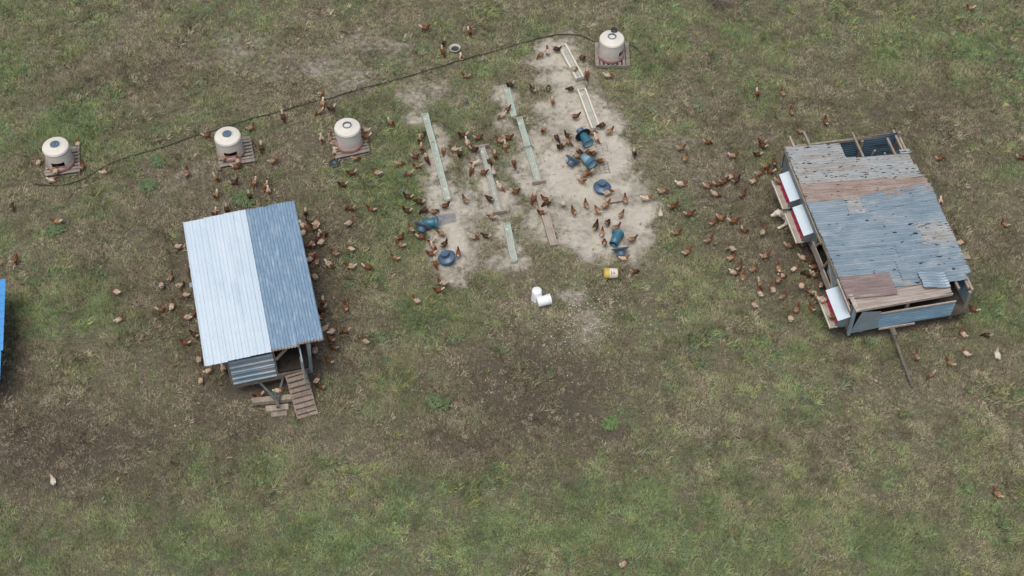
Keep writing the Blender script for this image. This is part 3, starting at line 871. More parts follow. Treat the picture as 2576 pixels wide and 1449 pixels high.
# rear and side walls
MB().sheet(Lp(.42, .06, DZ), Lp(1, 0, 0), Lp(0, 0, 1), Lp(0, -1, 0), 1.92, 1.10, wave(.0762, .01), .0127, 3).build('wall_panel', M['blue_corr'], shed)
for a, sg in ((.365, -1), (2.395, 1)):
    for j in range(3):
        MB().sheet(Lp(a, .2 + j * 1.40, DZ + (.12 if sg > 0 else 0)), Lp(0, 1, 0), Lp(0, 0, 1), Lp(sg, 0, 0), 1.36, .58 if sg > 0 else 1.05, wave(.0762, .01), .0127, 3).build('wall_panel', M['blue_corr'], shed)
MB().box(.2, .36, -2.02, -1.82, 1.36, 1.40).build('side_shelf', M['pale_panel'], shed)
MB().box(-.22, .36, -1.93, -1.79, 1.50, 1.53).build('vent_flap', M['pale_panel'], shed)
# open door leaf on the right, edge towards the field
d = MB().box(2.14, 2.175, -4.98, -4.44, DZ + .04, 1.66).build('door', M['pale_panel'], shed)
bm(Lp(2.125, 4.47, 1.2), Lp(2.125, 4.95, .75), .02, .06, 'door_brace', 'wood', d)
bm(Lp(2.33, 4.47, DZ - .1), Lp(2.40, 4.50, 1.70), .03, .08, 'door_jamb', 'pale_panel')
# roosts inside
for k in range(4):
    bm(Lp(.44, 1.0 + k * .6, .95 + .0 * k), Lp(2.3, 1.0 + k * .6, .95), .04, .05, 'roost', 'wood_dark')
# ramp of boards with cleats
RT, RB = Vector((1.95, -4.50, DZ + .015)), Vector((2.04, -5.46, .03))
rd = (RB - RT); rl = rd.length
rx = rd.normalized(); ry = Vector((0, 0, 1)).cross(rx).normalized(); rz_ = rx.cross(ry)
RM = Matrix.Translation(RT) @ Matrix((rx, ry, rz_)).transposed().to_4x4()
ramp_o = MB().box(.02, rl - .01, -.03, .03, -.075, -.022, RM).build('ramp', M['wood_dark'], shed)
for s_ in (-1, 1):
    MB().box(.04, rl, s_ * .235 - .03, s_ * .235 + .03, -.075, -.022, RM).build('ramp_rail', M['wood_dark'], ramp_o)
    n = 6
    for i in range(n):
        x0 = rl * i / n
        MB().box(x0 + .004, x0 + rl / n - .004, .003 if s_ > 0 else -.265, .265 if s_ > 0 else -.003, -.02, rr.uniform(-.002, .003), RM).build('ramp_plank', M['ramp'], ramp_o)
for i in range(8):
    x0 = rl * (i + .55) / 8.3
    MB().box(x0 - .013, x0 + .013, -.235, .235, .003, .022, RM).build('cleat', M['floor'], ramp_o)
# trailer running gear
hit = Vector((1.37, -5.04, .36))
bm(Lp(.90, 4.2, DZ - .16), hit, .05, .06, 'drawbar', 'steel')
bm(Lp(1.72, 4.2, DZ - .16), hit + Vector((.02, 0, 0)), .05, .06, 'drawbar', 'steel')
bm(hit + Vector((0, .05, .02)), hit + Vector((0, -.22, .02)), .08, .08, 'coupler', 'steel')
MB().tube([hit + Vector((0, .02, -.36)), hit + Vector((0, .02, .33))], .028, 10).build('jack', M['steel'], shed)
bm(hit + Vector((0, .02, .33)), hit + Vector((-.16, .06, .34)), .02, .02, 'jack_handle', 'steel')
for a in (.55, 2.2):
    for b in (2.0,):
        w_ = MB().lathe([(.12, -.07), (.27, -.09), (.30, -.05), (.30, .05), (.27, .09), (.12, .07)], 24, Matrix.Translation(Lp(a, b, .30)) @ Matrix.Rotation(math.pi / 2, 4, 'Y')).build('wheel', M['black'], shed)
        MB().lathe([(.0001, -.04), (.12, -.06), (.12, .06), (.0001, .04)], 18, Matrix.Translation(Lp(a, b, .30)) @ Matrix.Rotation(math.pi / 2, 4, 'Y')).build('hub', M['steel'], w_)
bm(Lp(.55, 2.0, .30), Lp(2.2, 2.0, .30), .06, .06, 'axle', 'steel')
for b in (2.0,):
    for a in (.7, 2.05):
        bm(Lp(a, b, .30), Lp(a, b, DZ - .17), .06, .06, 'axle_hanger', 'steel')
# blocking under the hitch (separate lumps of timber)
def lumber(name, label, A, B, w, h, mt):
    A, B = Vector(A), Vector(B)
    L, rz = along(A, B)
    t_ = tag(MB().box(0, L, -w / 2, w / 2, 0, h).build(name, M[mt]), label, 'timber')
    t_.location = A; t_.rotation_euler = (0, 0, rz)
    return t_
SM = Matrix.Translation(SHED_O) @ Matrix.Rotation(SHED_YAW, 4, 'Z')
SW = lambda a, b, z: SM @ Lp(a, b, z)
lumber('timber_beam', 'long grey timber lying crosswise under the trailer coop hitch', SW(.78, 4.80, .12), SW(1.80, 4.93, .12), .15, .13, 'wood')
lumber('timber_block', 'middle timber block of the stack under the trailer coop hitch', SW(1.06, 5.03, .0), SW(1.62, 5.09, .0), .16, .11, 'wood')
lumber('timber_block', 'lowest timber block of the stack under the trailer coop hitch', SW(1.17, 5.21, .0), SW(1.55, 5.25, .0), .13, .07, 'wood')
lumber('timber_block', 'dark timber block directly beneath the long crosswise beam', SW(.95, 4.84, .0), SW(1.60, 4.90, .0), .12, .118, 'wood_dark')

# ---------------------------------------------------------------- right coop: patched tin roof with nest boxes
coop = thing('patched_coop', 'long henhouse with patched rusty tin roof and nest boxes', 'henhouse', COOP_O, COOP_YAW)
def croof(a): return 1.5 - .085 * a
rr = random.Random(8)
def tin(a0, a1, b0, b1, mt, dz=0.0, amp=.021, tilt=0.0, rag=.015, curl=None, name='roof_sheet'):
    ph = b0 - math.floor(b0 / .084) * .084
    lift, lw = rr.uniform(.0, .045), rr.uniform(.15, .4)
    c0 = curl
    curl = lambda u, t: (c0(u, t) if c0 else 0) + lift * max(0, (u - (a1 - a0) + lw) / lw) ** 2 * (t / (b1 - b0)) + lift * .5 * max(0, (lw - u) / lw) ** 2
    prof = lambda t: amp * math.sin(2 * math.pi * (t + ph) / .084)
    m = MB().sheet(Lp(a0, b0, croof(a0) + dz), Lp(1, tilt, -.085), Lp(0, 1, 0), (0, 0, 1), a1 - a0, b1 - b0, prof, .0127, 8, .004, rag, .0025, rr, curl)
    return m.build(name, M[mt], coop)
cut = lambda u, t: (-.22 * max(0, (u - 1.40) / .17) ** 2 * (1 if t < .25 else 0))
tin(0, 1.57, -.02, .62, 'grey_corr', .012, curl=None)
tin(-.01, 1.85, .54, 1.04, 'grey_corr', .004); tin(1.72, 3.36, .56, 1.06, 'grey_corr', .012)
tin(0, 2.3, .98, 1.44, 'grey_corr', .018); tin(2.2, 3.43, 1.0, 1.46, 'grey_corr', .010)
tin(-.03, 2.45, 1.38, 2.0, 'rust_corr', .026, tilt=.004); tin(2.33, 3.50, 1.40, 2.02, 'rust_corr', .018, tilt=-.03)
tin(-.03, 1.06, 1.95, 2.56, 'steel_corr', .012); tin(1.0, 1.52, 1.92, 2.55, 'grey_corr', .02); tin(1.46, 3.56, 1.93, 2.52, 'steel_corr', .030, tilt=-.105, rag=.03)
tin(1.46, 3.54, 2.28, 2.62, 'steel_corr', .016)
tin(-.02, 2.0, 2.50, 3.13, 'steel_corr', .022); tin(1.9, 3.52, 2.56, 3.16, 'steel_corr', .012)
tin(-.01, 2.64, 3.07, 3.72, 'steel_corr', .030); tin(2.58, 3.52, 3.09, 3.77, 'grey_corr', .038)
tin(.0, 1.9, 3.66, 4.28, 'steel_corr', .018); tin(1.8, 3.50, 3.70, 4.30, 'steel_corr', .026, rag=.03)
tin(.0, 1.75, 4.22, 4.70, 'steel_corr', .030); tin(1.62, 3.48, 4.24, 4.86, 'steel_corr', .036, rag=.035)
tin(1.25, 3.36, 4.66, 5.06, 'steel_corr', .016, rag=.03)
tin(-.02, 1.34, 4.58, 5.30, 'purple_rust', .046)
tin(.12, 2.78, 4.97, 5.60, 'tan_rust', -.004, amp=.009, tilt=-.085, curl=lambda u, t: -.05 * max(0, t - .3))
tin(2.06, 2.76, 4.72, 5.22, 'steel_corr', .10, amp=.006, tilt=.09, curl=lambda u, t: .02 * math.sin(u * 9) - .06 * max(0, t - .3) + .05 * max(0, .3 - u))
tin(3.12, 3.40, .46, .62, 'grey_corr', .045, curl=lambda u, t: .06 * u)
def cb(p, q, w, h, name, mt, par=coop):
    return MB().beam(p, q, w, h).build(name, M[mt], par)
# rafters stick out at the back
for a, b0 in ((.28, -.46), (.73, -.58), (2.08, -.42), (3.0, -.10), (3.27, -.38)):
    cb(Lp(a, b0, croof(a) - .068), Lp(a + .02, 5.25, croof(a) - .068), .055, .075, 'rafter', 'wood')
cb(Lp(.02, -.0, croof(0) - .12), Lp(.02, 5.40, croof(0) - .12), .06, .10, 'wall_plate', 'wood')
cb(Lp(3.38, -.2, croof(3.4) - .12), Lp(3.38, 5.3, croof(3.4) - .12), .06, .10, 'wall_plate', 'wood')
cb(Lp(.05, -.16, 1.30), Lp(3.10, -.22, 1.17), .06, .09, 'rear_beam', 'wood')
cb(Lp(-.045, .52, croof(0) - .055), Lp(-.045, 2.02, croof(0) - .055), .022, .075, 'edge_board', 'wood')
cb(Lp(-.05, 2.05, croof(0) - .09), Lp(-.05, 3.35, croof(0) - .09), .022, .085, 'edge_board', 'wood')
cb(Lp(-.05, 4.62, croof(0) - .02), Lp(-.05, 5.62, croof(0) - .03), .03, .10, 'edge_board', 'landing')
cb(Lp(.10, 5.16, croof(.1) + .045), Lp(.16, 5.66, croof(.1) - .03), .11, .022, 'edge_board', 'landing')
cb(Lp(.12, 5.615, croof(.1) - .06), Lp(2.80, 5.385, croof(2.8) - .075), .03, .085, 'fascia', 'landing')
# floor, skids, corner posts
for i in range(16):
    MB().box(.10, 3.36, -(i * .345) - .335, -(i * .345), .40, .43 + rr.uniform(-.002, .003)).build('floor_plank', M['floor'], coop)
for a in (.5, 2.9):
    cb(Lp(a, -.1, .34), Lp(a, 5.5, .34), .09, .11, 'skid', 'wood_dark')
    for b in (.8, 4.4):
        w_ = MB().lathe([(.10, -.06), (.20, -.08), (.23, -.04), (.23, .04), (.20, .08), (.10, .06)], 20, Matrix.Translation(Lp(a + (.14 if a < 1 else -.14), b, .23)) @ Matrix.Rotation(math.pi / 2, 4, 'Y')).build('wheel', M['black'], coop)
        MB().lathe([(.0001, -.03), (.10, -.05), (.10, .05), (.0001, .03)], 16, Matrix.Translation(Lp(a + (.14 if a < 1 else -.14), b, .23)) @ Matrix.Rotation(math.pi / 2, 4, 'Y')).build('hub', M['steel'], w_)
for a, b in ((.10, .0), (.10, 1.52), (.10, 2.82), (.10, 4.40), (.14, 5.38), (3.34, -.15), (3.34, 1.7), (3.34, 3.5), (3.32, 5.32), (1.62, 5.40), (1.2, -.15), (2.3, -.15)):
    top = croof(a) - .13 if not (a > 3.3 and b < 0) else croof(a) + .10
    cb(Lp(a, b, .40), Lp(a, b, top), .075, .075, 'post', 'wood')
# back wall seen through the hole, side walls
MB().sheet(Lp(.12, -.24, .42), Lp(1, .02, 0), Lp(0, 0, 1), Lp(0, 1, 0), 3.2, .86, wave(.0762, .010), .0127, 3, .004, 0, .002, rr).build('wall_panel', M['shaded_blue_wall'], coop)
for j, (b0, b1) in enumerate(((-.2, 1.7), (1.66, 3.5), (3.46, 5.34))):
    MB().sheet(Lp(3.385, b0, .42), Lp(0, 1, 0), Lp(0, 0, 1), Lp(1, 0, 0), b1 - b0, .66, wave(.0762, .010), .0127, 3, .004, 0, .002, rr).build('wall_panel', M['blue_wall'], coop)
cb(Lp(2.45, .15, .44), Lp(2.5, .30, 1.22), .05, .05, 'inner_post', 'wood')
cb(Lp(2.9, .05, .44), Lp(2.75, .42, 1.18), .05, .05, 'inner_post', 'wood')
# left wall: boards, open bay with braces, pale panel
for b0, b1, z0, z1, mt in ((2.74, 3.60, .50, .78, 'landing'), (3.55, 4.42, .44, .72, 'landing'), (.05, 1.5, .44, .70, 'wood_dark'), (1.5, 2.75, .44, .70, 'wood_dark')):
    MB().box(.02, .05, -b1, -b0, z0, z1).build('side_board', M[mt], coop)
MB().box(.035, .055, -4.46, -3.86, .86, 1.36).build('side_panel', M['pale_panel'], coop)
MB().box(.045, .06, -2.80, -.05, .72, 1.34).build('side_panel', M['nest_side'], coop)
cb(Lp(.05, 2.92, .80), Lp(.05, 3.22, 1.36), .03, .055, 'brace', 'wood')
cb(Lp(.03, 3.62, .74), Lp(.03, 3.84, 1.37), .03, .055, 'brace', 'wood')
cb(Lp(.03, 3.62, 1.36), Lp(.03, 4.38, .76), .03, .045, 'brace', 'wood')
# front wall
MB().sheet(Lp(.84, 5.51, .40), Lp(1, -.012, .0), Lp(0, 0, 1), Lp(0, 1, 0), 2.06, .64, wave(.0762, .014), .0127, 3, .004, .0, .002, rr).build('wall_panel', M['blue_wall'], coop)
MB().add([Lp(.17, 5.53, .36), Lp(.89, 5.53, .42), Lp(.86, 5.56, 1.16), Lp(.33, 5.58, 1.30), Lp(.17, 5.522, .36), Lp(.89, 5.522, .42), Lp(.86, 5.552, 1.16), Lp(.33, 5.572, 1.30)],
         [(0, 1, 2, 3), (7, 6, 5, 4), (0, 4, 5, 1), (1, 5, 6, 2), (2, 6, 7, 3), (3, 7, 4, 0)]).build('front_panel', M['pale_panel'], coop)
cb(Lp(.86, 5.53, 1.03), Lp(2.88, 5.50, 1.02), .035, .05, 'front_rail', 'landing')
cb(Lp(.95, 5.54, .375), Lp(1.92, 5.53, .365), .03, .06, 'sill_board', 'landing')
MB().box(.10, .16, -5.60, -5.50, .38, 1.40).build('corner_trim', M['pale_panel'], coop)
# tongue pole
cb(Lp(1.30, 5.3, .36), Lp(1.30, 5.80, .33), .12, .10, 'tongue_bracket', 'wood_dark')
MB().tube([Lp(1.29, 5.5, .34), Lp(1.30, 6.2, .23), Lp(1.315, 6.75, .13), Lp(1.32, 7.20, .05)], [.05, .045, .042, .034], 8).build('tongue_pole', M['wood_dark'], coop)

def nest_box(label, b0, b1, z=.98):
    t_ = thing('nest_box', label, 'nest box', (COOP_O.x, COOP_O.y, 0), COOP_YAW, 'roll-away nest boxes on the coop side')
    base = Lp(-.1, (b0 + b1) / 2, 0)
    t_.location = Matrix.Translation(COOP_O) @ Matrix.Rotation(COOP_YAW, 4, 'Z') @ base
    h = (b1 - b0) / 2
    X0, X1 = -.115, .20                      # roof outer and inner edge, local x
    z0, z1 = z - .05, z + .05
    MB().add([(X0, -h, z0), (X1, -h, z1), (X1, h, z1), (X0, h, z0), (X0, -h, z0 - .012), (X1, -h, z1 - .012), (X1, h, z1 - .012), (X0, h, z0 - .012)],
             [(0, 1, 2, 3), (7, 6, 5, 4), (0, 4, 5, 1), (1, 5, 6, 2), (2, 6, 7, 3), (3, 7, 4, 0)]).build('roof_sheet', M['nest_roof'], t_)
    for s_ in (-1, 1):
        y = s_ * (h - .02)
        MB().add([(X0 + .02, y - .006, z0 - .015), (X1 - .01, y - .006, z1 - .015), (X1 - .01, y - .006, .63), (X0 - .04, y - .006, .63),
                  (X0 + .02, y + .006, z0 - .015), (X1 - .01, y + .006, z1 - .015), (X1 - .01, y + .006, .63), (X0 - .04, y + .006, .63)],
                 [(0, 1, 2, 3), (7, 6, 5, 4), (0, 4, 5, 1), (1, 5, 6, 2), (2, 6, 7, 3), (3, 7, 4, 0)]).build('side_plate', M['nest_side'], t_)
    MB().box(X0 - .04, X1 - .01, -h + .02, h - .02, .62, .64).build('nest_floor', M['nest_side'], t_)
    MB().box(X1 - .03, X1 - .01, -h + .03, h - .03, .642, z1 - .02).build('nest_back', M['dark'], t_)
    n = 7
    rq = random.Random(label)
    for i in range(n):
        y0 = -h + .03 + (2 * h - .06) * i / n
        y1 = y0 + (2 * h - .06) / n
        z_b = .72 + rq.uniform(-.02, .04)
        bx = X0 + .02 + rq.uniform(-.012, .012)
        MB().add([(X0 + .012, y0 + .006, z0 - .014), (X0 + .012, y1 - .006, z0 - .014), (bx - .03, y1 - .012, z_b), (bx - .03, y0 + .012, z_b),
                  (X0 + .016, y0 + .006, z0 - .014), (X0 + .016, y1 - .006, z0 - .014), (bx - .026, y1 - .012, z_b), (bx - .026, y0 + .012, z_b)],
                 [(3, 2, 1, 0), (4, 5, 6, 7), (0, 1, 5, 4), (1, 2, 6, 5), (2, 3, 7, 6), (3, 0, 4, 7)]).build('curtain_strip', M['curtain'], t_)
    for i in range(5):
        x = X0 - .155 + i * .038
        MB().box(x, x + .030, -h - .01, h + .01, .665, .683).build('landing_slat', M['landing'], t_)
    MB().box(X0 - .178, X0 - .158, -h - .012, h + .012, .65, .71).build('landing_edge', M['cream_board'], t_)
    for s_ in (-1, 1):
        MB().beam((X0 - .15, s_ * (h - .06), .655), (X1 - .05, s_ * (h - .06), .56), .03, .03).build('landing_bracket', M['steel'], t_)
    return t_
nest_box('white roofed nest box with red curtain, farthest back on the patched coop', .42, 1.43)
nest_box('white roofed nest box with red curtain, middle one, above the white dog', 1.63, 2.64)
nest_box('white roofed nest box with red curtain near the coop front corner', 4.48, 5.48)

# board on the ground on the far side of the coop
p0, p1 = GT(8, 1966, 1030, .05), GT(8, 2006, 1152, .05)
lumber('scrap_board', 'grey scrap board lying on the grass right of the patched coop', (p0.x, p0.y, .0), (p1.x, p1.y, 0), .19, .03, 'wood').rotation_euler.x = .0

# ---------------------------------------------------------------- blue roofed shed at the left edge
bq, br = G(15.7, 701, 1.15), G(9.4, 880, 1.15)
L, rz = along(bq, br)
bs = thing('blue_coop', 'low shed with bright blue ribbed roof cut by the left edge', 'shed', (bq.x, bq.y, 0), rz)
# local x runs towards the camera, local -y runs out of the frame
for i in range(3):
    MB().sheet((i * L / 3, -3.0, .85 + .003 * i), (0, 1, .1), (1, 0, 0), (0, 0, 1), 3.0, L / 3 + .03, ribs(.25, .05, .022), .0125, 2).build('roof_panel', M['blue_paint'], bs)
MB().sheet((L + .02, -3.05, .84), (0, 1, .1), (1, 0, 0), (0, 0, 1), 3.0, .85, ribs(.25, .05, .022), .0125, 2).build('roof_panel', M['blue_paint'], bs)
MB().sheet((.15, -.62, .3), (1, 0, 0), (0, 0, 1), (0, 1, 0), L + .5, .75, wave(.0762, .01), .0127, 3).build('wall_panel', M['blue_wall'], bs)
MB().sheet((L + .62, -2.9, .3), (0, 1, 0), (0, 0, 1), (1, 0, 0), 2.3, .52, wave(.0762, .01), .0127, 3).build('wall_panel', M['blue_wall'], bs)
for x in (.2, L + .58):
    for y in (-2.85, -.66):
        MB().beam((x, y, 0), (x, y, 1.02 if y > -1 else .82), .08, .08).build('post', M['wood'], bs)
w_ = MB().lathe([(.10, -.07), (.20, -.09), (.23, -.05), (.23, .05), (.20, .09), (.10, .07)], 22, Matrix.Translation((L + .75, -.52, .23)) @ Matrix.Rotation(math.pi / 2, 4, 'X')).build('wheel', M['black'], bs)
MB().lathe([(.0001, -.04), (.10, -.06), (.10, .06), (.0001, .04)], 16, Matrix.Translation((L + .75, -.52, .23)) @ Matrix.Rotation(math.pi / 2, 4, 'X')).build('hub', M['steel'], w_)

# ---------------------------------------------------------------- bodies grown as one skin (hens, dog)
def grow(name, prims, voxel, ratio, zones):
    """prims: ('e', centre, radii, pitch, zone) or ('c', p0, r0, p1, r1, zone); returns one continuous mesh with a zone colour"""
    bm_ = bmesh.new()
    for p in prims:
        if p[0] == 'e':
            mt = Matrix.Translation(Vector(p[1])) @ Matrix.Rotation(p[3], 4, 'Y') @ Matrix.Diagonal((*p[2], 1))
            bmesh.ops.create_icosphere(bm_, subdivisions=3, radius=1.0, matrix=mt)
        else:
            p0, p1 = Vector(p[1]), Vector(p[3])
            n = max(2, int((p1 - p0).length / (min(p[2], p[4]) * .6)))
            for i in range(n + 1):
                k = i / n
                bmesh.ops.create_icosphere(bm_, subdivisions=2, radius=p[2] + (p[4] - p[2]) * k, matrix=Matrix.Translation(p0.lerp(p1, k)))
    me = bpy.data.meshes.new(name + '_src'); bm_.to_mesh(me); bm_.free()
    o = bpy.data.objects.new(name + '_src', me); COL.objects.link(o)
    r_ = o.modifiers.new('r', 'REMESH'); r_.mode = 'VOXEL'; r_.voxel_size = voxel
    s_ = o.modifiers.new('s', 'SMOOTH'); s_.factor = .5; s_.iterations = 2
    d_ = o.modifiers.new('d', 'DECIMATE'); d_.ratio = ratio
    dg = bpy.context.evaluated_depsgraph_get()
    out = bpy.data.meshes.new_from_object(o.evaluated_get(dg))
    out.name = name
    bpy.data.objects.remove(o); bpy.data.meshes.remove(me)
    n = len(out.vertices)
    co = np.empty(n * 3); out.vertices.foreach_get('co', co); co = co.reshape(-1, 3)
    best = np.full(n, 1e9); zi = np.zeros(n, int)
    for p in prims:
        if p[0] == 'e':
            q = co - np.array(p[1]); a = -p[3]
            x = q[:, 0] * math.cos(a) + q[:, 2] * math.sin(a); z = -q[:, 0] * math.sin(a) + q[:, 2] * math.cos(a)
            e = np.sqrt((x / p[2][0]) ** 2 + (q[:, 1] / p[2][1]) ** 2 + (z / p[2][2]) ** 2)
            d = (e - 1) * min(p[2]); zn = p[4]
        else:
            a, b = np.array(p[1]), np.array(p[3]); ab = b - a
            k = np.clip(((co - a) @ ab) / (ab @ ab), 0, 1)
            d = np.linalg.norm(co - a - k[:, None] * ab, axis=1) - (p[2] + (p[4] - p[2]) * k); zn = p[5]
        w = d < best
        best[w] = d[w]; zi[w] = zn
    cmap = np.array(zones, float)
    c4 = np.concatenate([cmap[zi], np.ones((n, 1))], 1).astype(np.float32)
    at = out.attributes.new('zone', 'FLOAT_COLOR', 'POINT'); at.data.foreach_set('color', c4.ravel())
    out.polygons.foreach_set('use_smooth', np.ones(len(out.polygons), bool))
    return out

# zones: 0 body, 1 neck, 2 tail and fluff, 3 leg, 4 comb ; colour channels r=neck g=tail b=leg ; comb = all three
HZ = [(0, 0, 0), (1, 0, 0), (0, 1, 0), (0, 0, 1), (1, 1, 1), (.0, .55, 0)]
def hen_prims(pose):
    P = []
    tilt = {'s': .12, 'w': .05, 'p': -.30, 'u': .35, 'h': .10}[pose]      # breast up positive
    def rot(x, y, z):
        c_, s_ = math.cos(tilt), math.sin(tilt)
        return (x * c_ - (z - .2) * s_, y, .2 + x * s_ + (z - .2) * c_)
    P.append(('e', rot(-.01, 0, .205), (.130, .090, .100), -tilt, 0))
    P.append(('e', rot(.075, 0, .20), (.085, .080, .088), -tilt, 0))
    P.append(('e', rot(-.08, 0, .185), (.085, .074, .075), -tilt, 2))
    for s_ in (-1, 1):
        P.append(('e', rot(-.03, s_ * .070, .222), (.125, .032, .066), -tilt + .12, 0))
    # tail fan, raised
    ta = {'s': .95, 'w': .8, 'p': 1.0, 'u': .75, 'h': .9}[pose]
    tb = Vector(rot(-.125, 0, .235))
    for y, f_ in ((-.022, .9), (.022, .9), (0, 1.0)):
        tip = tb + Vector((-math.cos(ta) * .175 * f_, y * 1.3, math.sin(ta) * .175 * f_))
        P.append(('c', tuple(tb), .046, tuple(tip), .020, 2))
    P.append(('e', tuple(tb + Vector((-math.cos(ta) * .075, 0, math.sin(ta) * .075))), (.095, .034, .05), ta, 2))
    # neck and head
    nb = Vector(rot(.105, 0, .245))
    hd = {'s': Vector((.175, .0, .415)), 'w': Vector((.205, .02, .385)), 'p': Vector((.235, .03, .065)), 'u': Vector((.12, .0, .45)), 'h': Vector((.23, -.04, .22))}[pose]
    mid = nb.lerp(hd, .5) + Vector((.012 if pose != 'p' else .03, 0, 0))
    P.append(('c', tuple(nb), .064, tuple(mid), .045, 1))
    P.append(('c', tuple(mid), .045, tuple(hd), .032, 1))
    P.append(('e', tuple(hd), (.040, .031, .033), 0, 1))
    fd = Vector((.05, 0, -.012)) if pose != 'p' else Vector((.03, 0, -.042))
    P.append(('c', tuple(hd + fd * .5), .014, tuple(hd + fd), .007, 3))
    up = Vector((.0, 0, .034)) if pose != 'p' else Vector((.03, 0, .018))
    P.append(('e', tuple(hd + up), (.030, .009, .018), 0 if pose != 'p' else .7, 4))
    P.append(('e', tuple(hd + fd * .45 - Vector((0, 0, .026))), (.012, .010, .017), 0, 4))
    # legs
    st = {'s': (.01, -.01), 'w': (.075, -.075), 'p': (.0, .03), 'u': (.0, .02), 'h': (.05, -.03)}[pose]
    for s_, dx in ((-1, st[0]), (1, st[1])):
        hip = Vector(rot(-.005, s_ * .045, .15)); knee = Vector((dx * .45 - .005, s_ * .048, .092)); foot = Vector((dx, s_ * .05, .012))
        P.append(('c', tuple(hip), .046, tuple(knee), .022, 5))
        P.append(('c', tuple(knee), .013, tuple(foot), .0105, 3))
        for an in (-.5, 0, .5):
            P.append(('c', tuple(foot), .010, (foot.x + .055 * math.cos(an), foot.y + .055 * math.sin(an), .010), .008, 3))
        P.append(('c', tuple(foot), .010, (foot.x - .028, foot.y, .010), .008, 3))
    return P
HEN = {k: grow('hen_' + {'s': 'standing', 'w': 'walking', 'p': 'pecking', 'u': 'upright', 'h': 'reaching'}[k], hen_prims(k), .0085, .35, HZ) for k in 'swpuh'}
for me_ in HEN.values():
    me_.materials.clear(); me_.materials.append(M['feather'])

def hen_material(name, body, neck, tail, speck, amt):
    m = bpy.data.materials.new(name); m.use_nodes = True
    nt = m.node_tree; b = nt.nodes['Principled BSDF']
    b.inputs['Roughness'].default_value = .8; b.inputs['Specular IOR Level'].default_value = .15
    a = nd(nt, 'ShaderNodeAttribute'); a.attribute_name = 'zone'
    sp = nd(nt, 'ShaderNodeSeparateColor'); nt.links.new(a.outputs['Color'], sp.inputs[0])
    oi = nd(nt, 'ShaderNodeObjectInfo')
    tc = nd(nt, 'ShaderNodeTexCoord'); add = nd(nt, 'ShaderNodeVectorMath', operation='ADD'); sc = nd(nt, 'ShaderNodeVectorMath', operation='SCALE')
    sc.inputs['Scale'].default_value = 7.0
    cmb = nd(nt, 'ShaderNodeCombineXYZ')
    for i in range(3): nt.links.new(oi.outputs['Random'], cmb.inputs[i])
    nt.links.new(cmb.outputs[0], sc.inputs[0]); nt.links.new(tc.outputs['Object'], add.inputs[0]); nt.links.new(sc.outputs[0], add.inputs[1])
    v = add.outputs[0]
    col = mixc(nt, ramp(nt, noise(nt, v, 17, 3), amt, amt + .16), body, speck)
    col = mixc(nt, sp.outputs[1], col, tail)
    col = mixc(nt, sp.outputs[0], col, neck)
    fe = mixc(nt, ramp(nt, noise(nt, v, 60, 2), .3, .7), (.0, .0, .0), (.35, .35, .35))
    mul = nd(nt, 'ShaderNodeMix', data_type='RGBA', blend_type='MULTIPLY'); mul.inputs[0].default_value = .45
    nt.links.new(col, mul.inputs[6]); nt.links.new(fe, mul.inputs[7])
    hs = nd(nt, 'ShaderNodeHueSaturation'); mr = nd(nt, 'ShaderNodeMapRange')
    mr.inputs['To Min'].default_value = 1.0; mr.inputs['To Max'].default_value = 1.5
    nt.links.new(oi.outputs['Random'], mr.inputs['Value']); nt.links.new(mr.outputs['Result'], hs.inputs['Value']); nt.links.new(mul.outputs[2], hs.inputs['Color'])
    col = hs.outputs['Color']
    # legs only where the blue channel stands alone, comb where all three are full
    lg = nd(nt, 'ShaderNodeMath', operation='SUBTRACT'); nt.links.new(sp.outputs[2], lg.inputs[0]); nt.links.new(sp.outputs[0], lg.inputs[1]); lg.use_clamp = True
    col = mixc(nt, lg.outputs[0], col, (.46, .33, .14))
    cm = nd(nt, 'ShaderNodeMath', operation='MULTIPLY'); nt.links.new(sp.outputs[2], cm.inputs[0]); nt.links.new(sp.outputs[0], cm.inputs[1])
    col = mixc(nt, cm.outputs[0], col, (.36, .045, .03))
    nt.links.new(col, b.inputs['Base Color'])
    bp = nd(nt, 'ShaderNodeBump'); bp.inputs['Strength'].default_value = .5; bp.inputs['Distance'].default_value = .008
    nt.links.new(noise(nt, v, 45, 3), bp.inputs['Height']); nt.links.new(bp.outputs['Normal'], b.inputs['Normal'])
    return m
HM = {'w': hen_material('cream_hen', (.54, .44, .325), (.20, .098, .052), (.64, .57, .46), (.30, .18, .105), .48),
      'x': hen_material('white_hen', (.58, .53, .44), (.54, .46, .35), (.62, .58, .51), (.50, .41, .31), .55),
      'b': hen_material('buff_hen', (.255, .150, .080), (.150, .070, .036), (.56, .47, .36), (.44, .34, .235), .52),
      'r': hen_material('russet_hen', (.150, .070, .034), (.105, .044, .022), (.52, .43, .33), (.25, .145, .08), .55),
      'd': hen_material('dark_hen', (.075, .042, .026), (.042, .024, .016), (.46, .38, .29), (.15, .092, .057), .56)}
CN = {'w': 'cream', 'x': 'white', 'b': 'buff', 'r': 'russet', 'd': 'dark brown'}

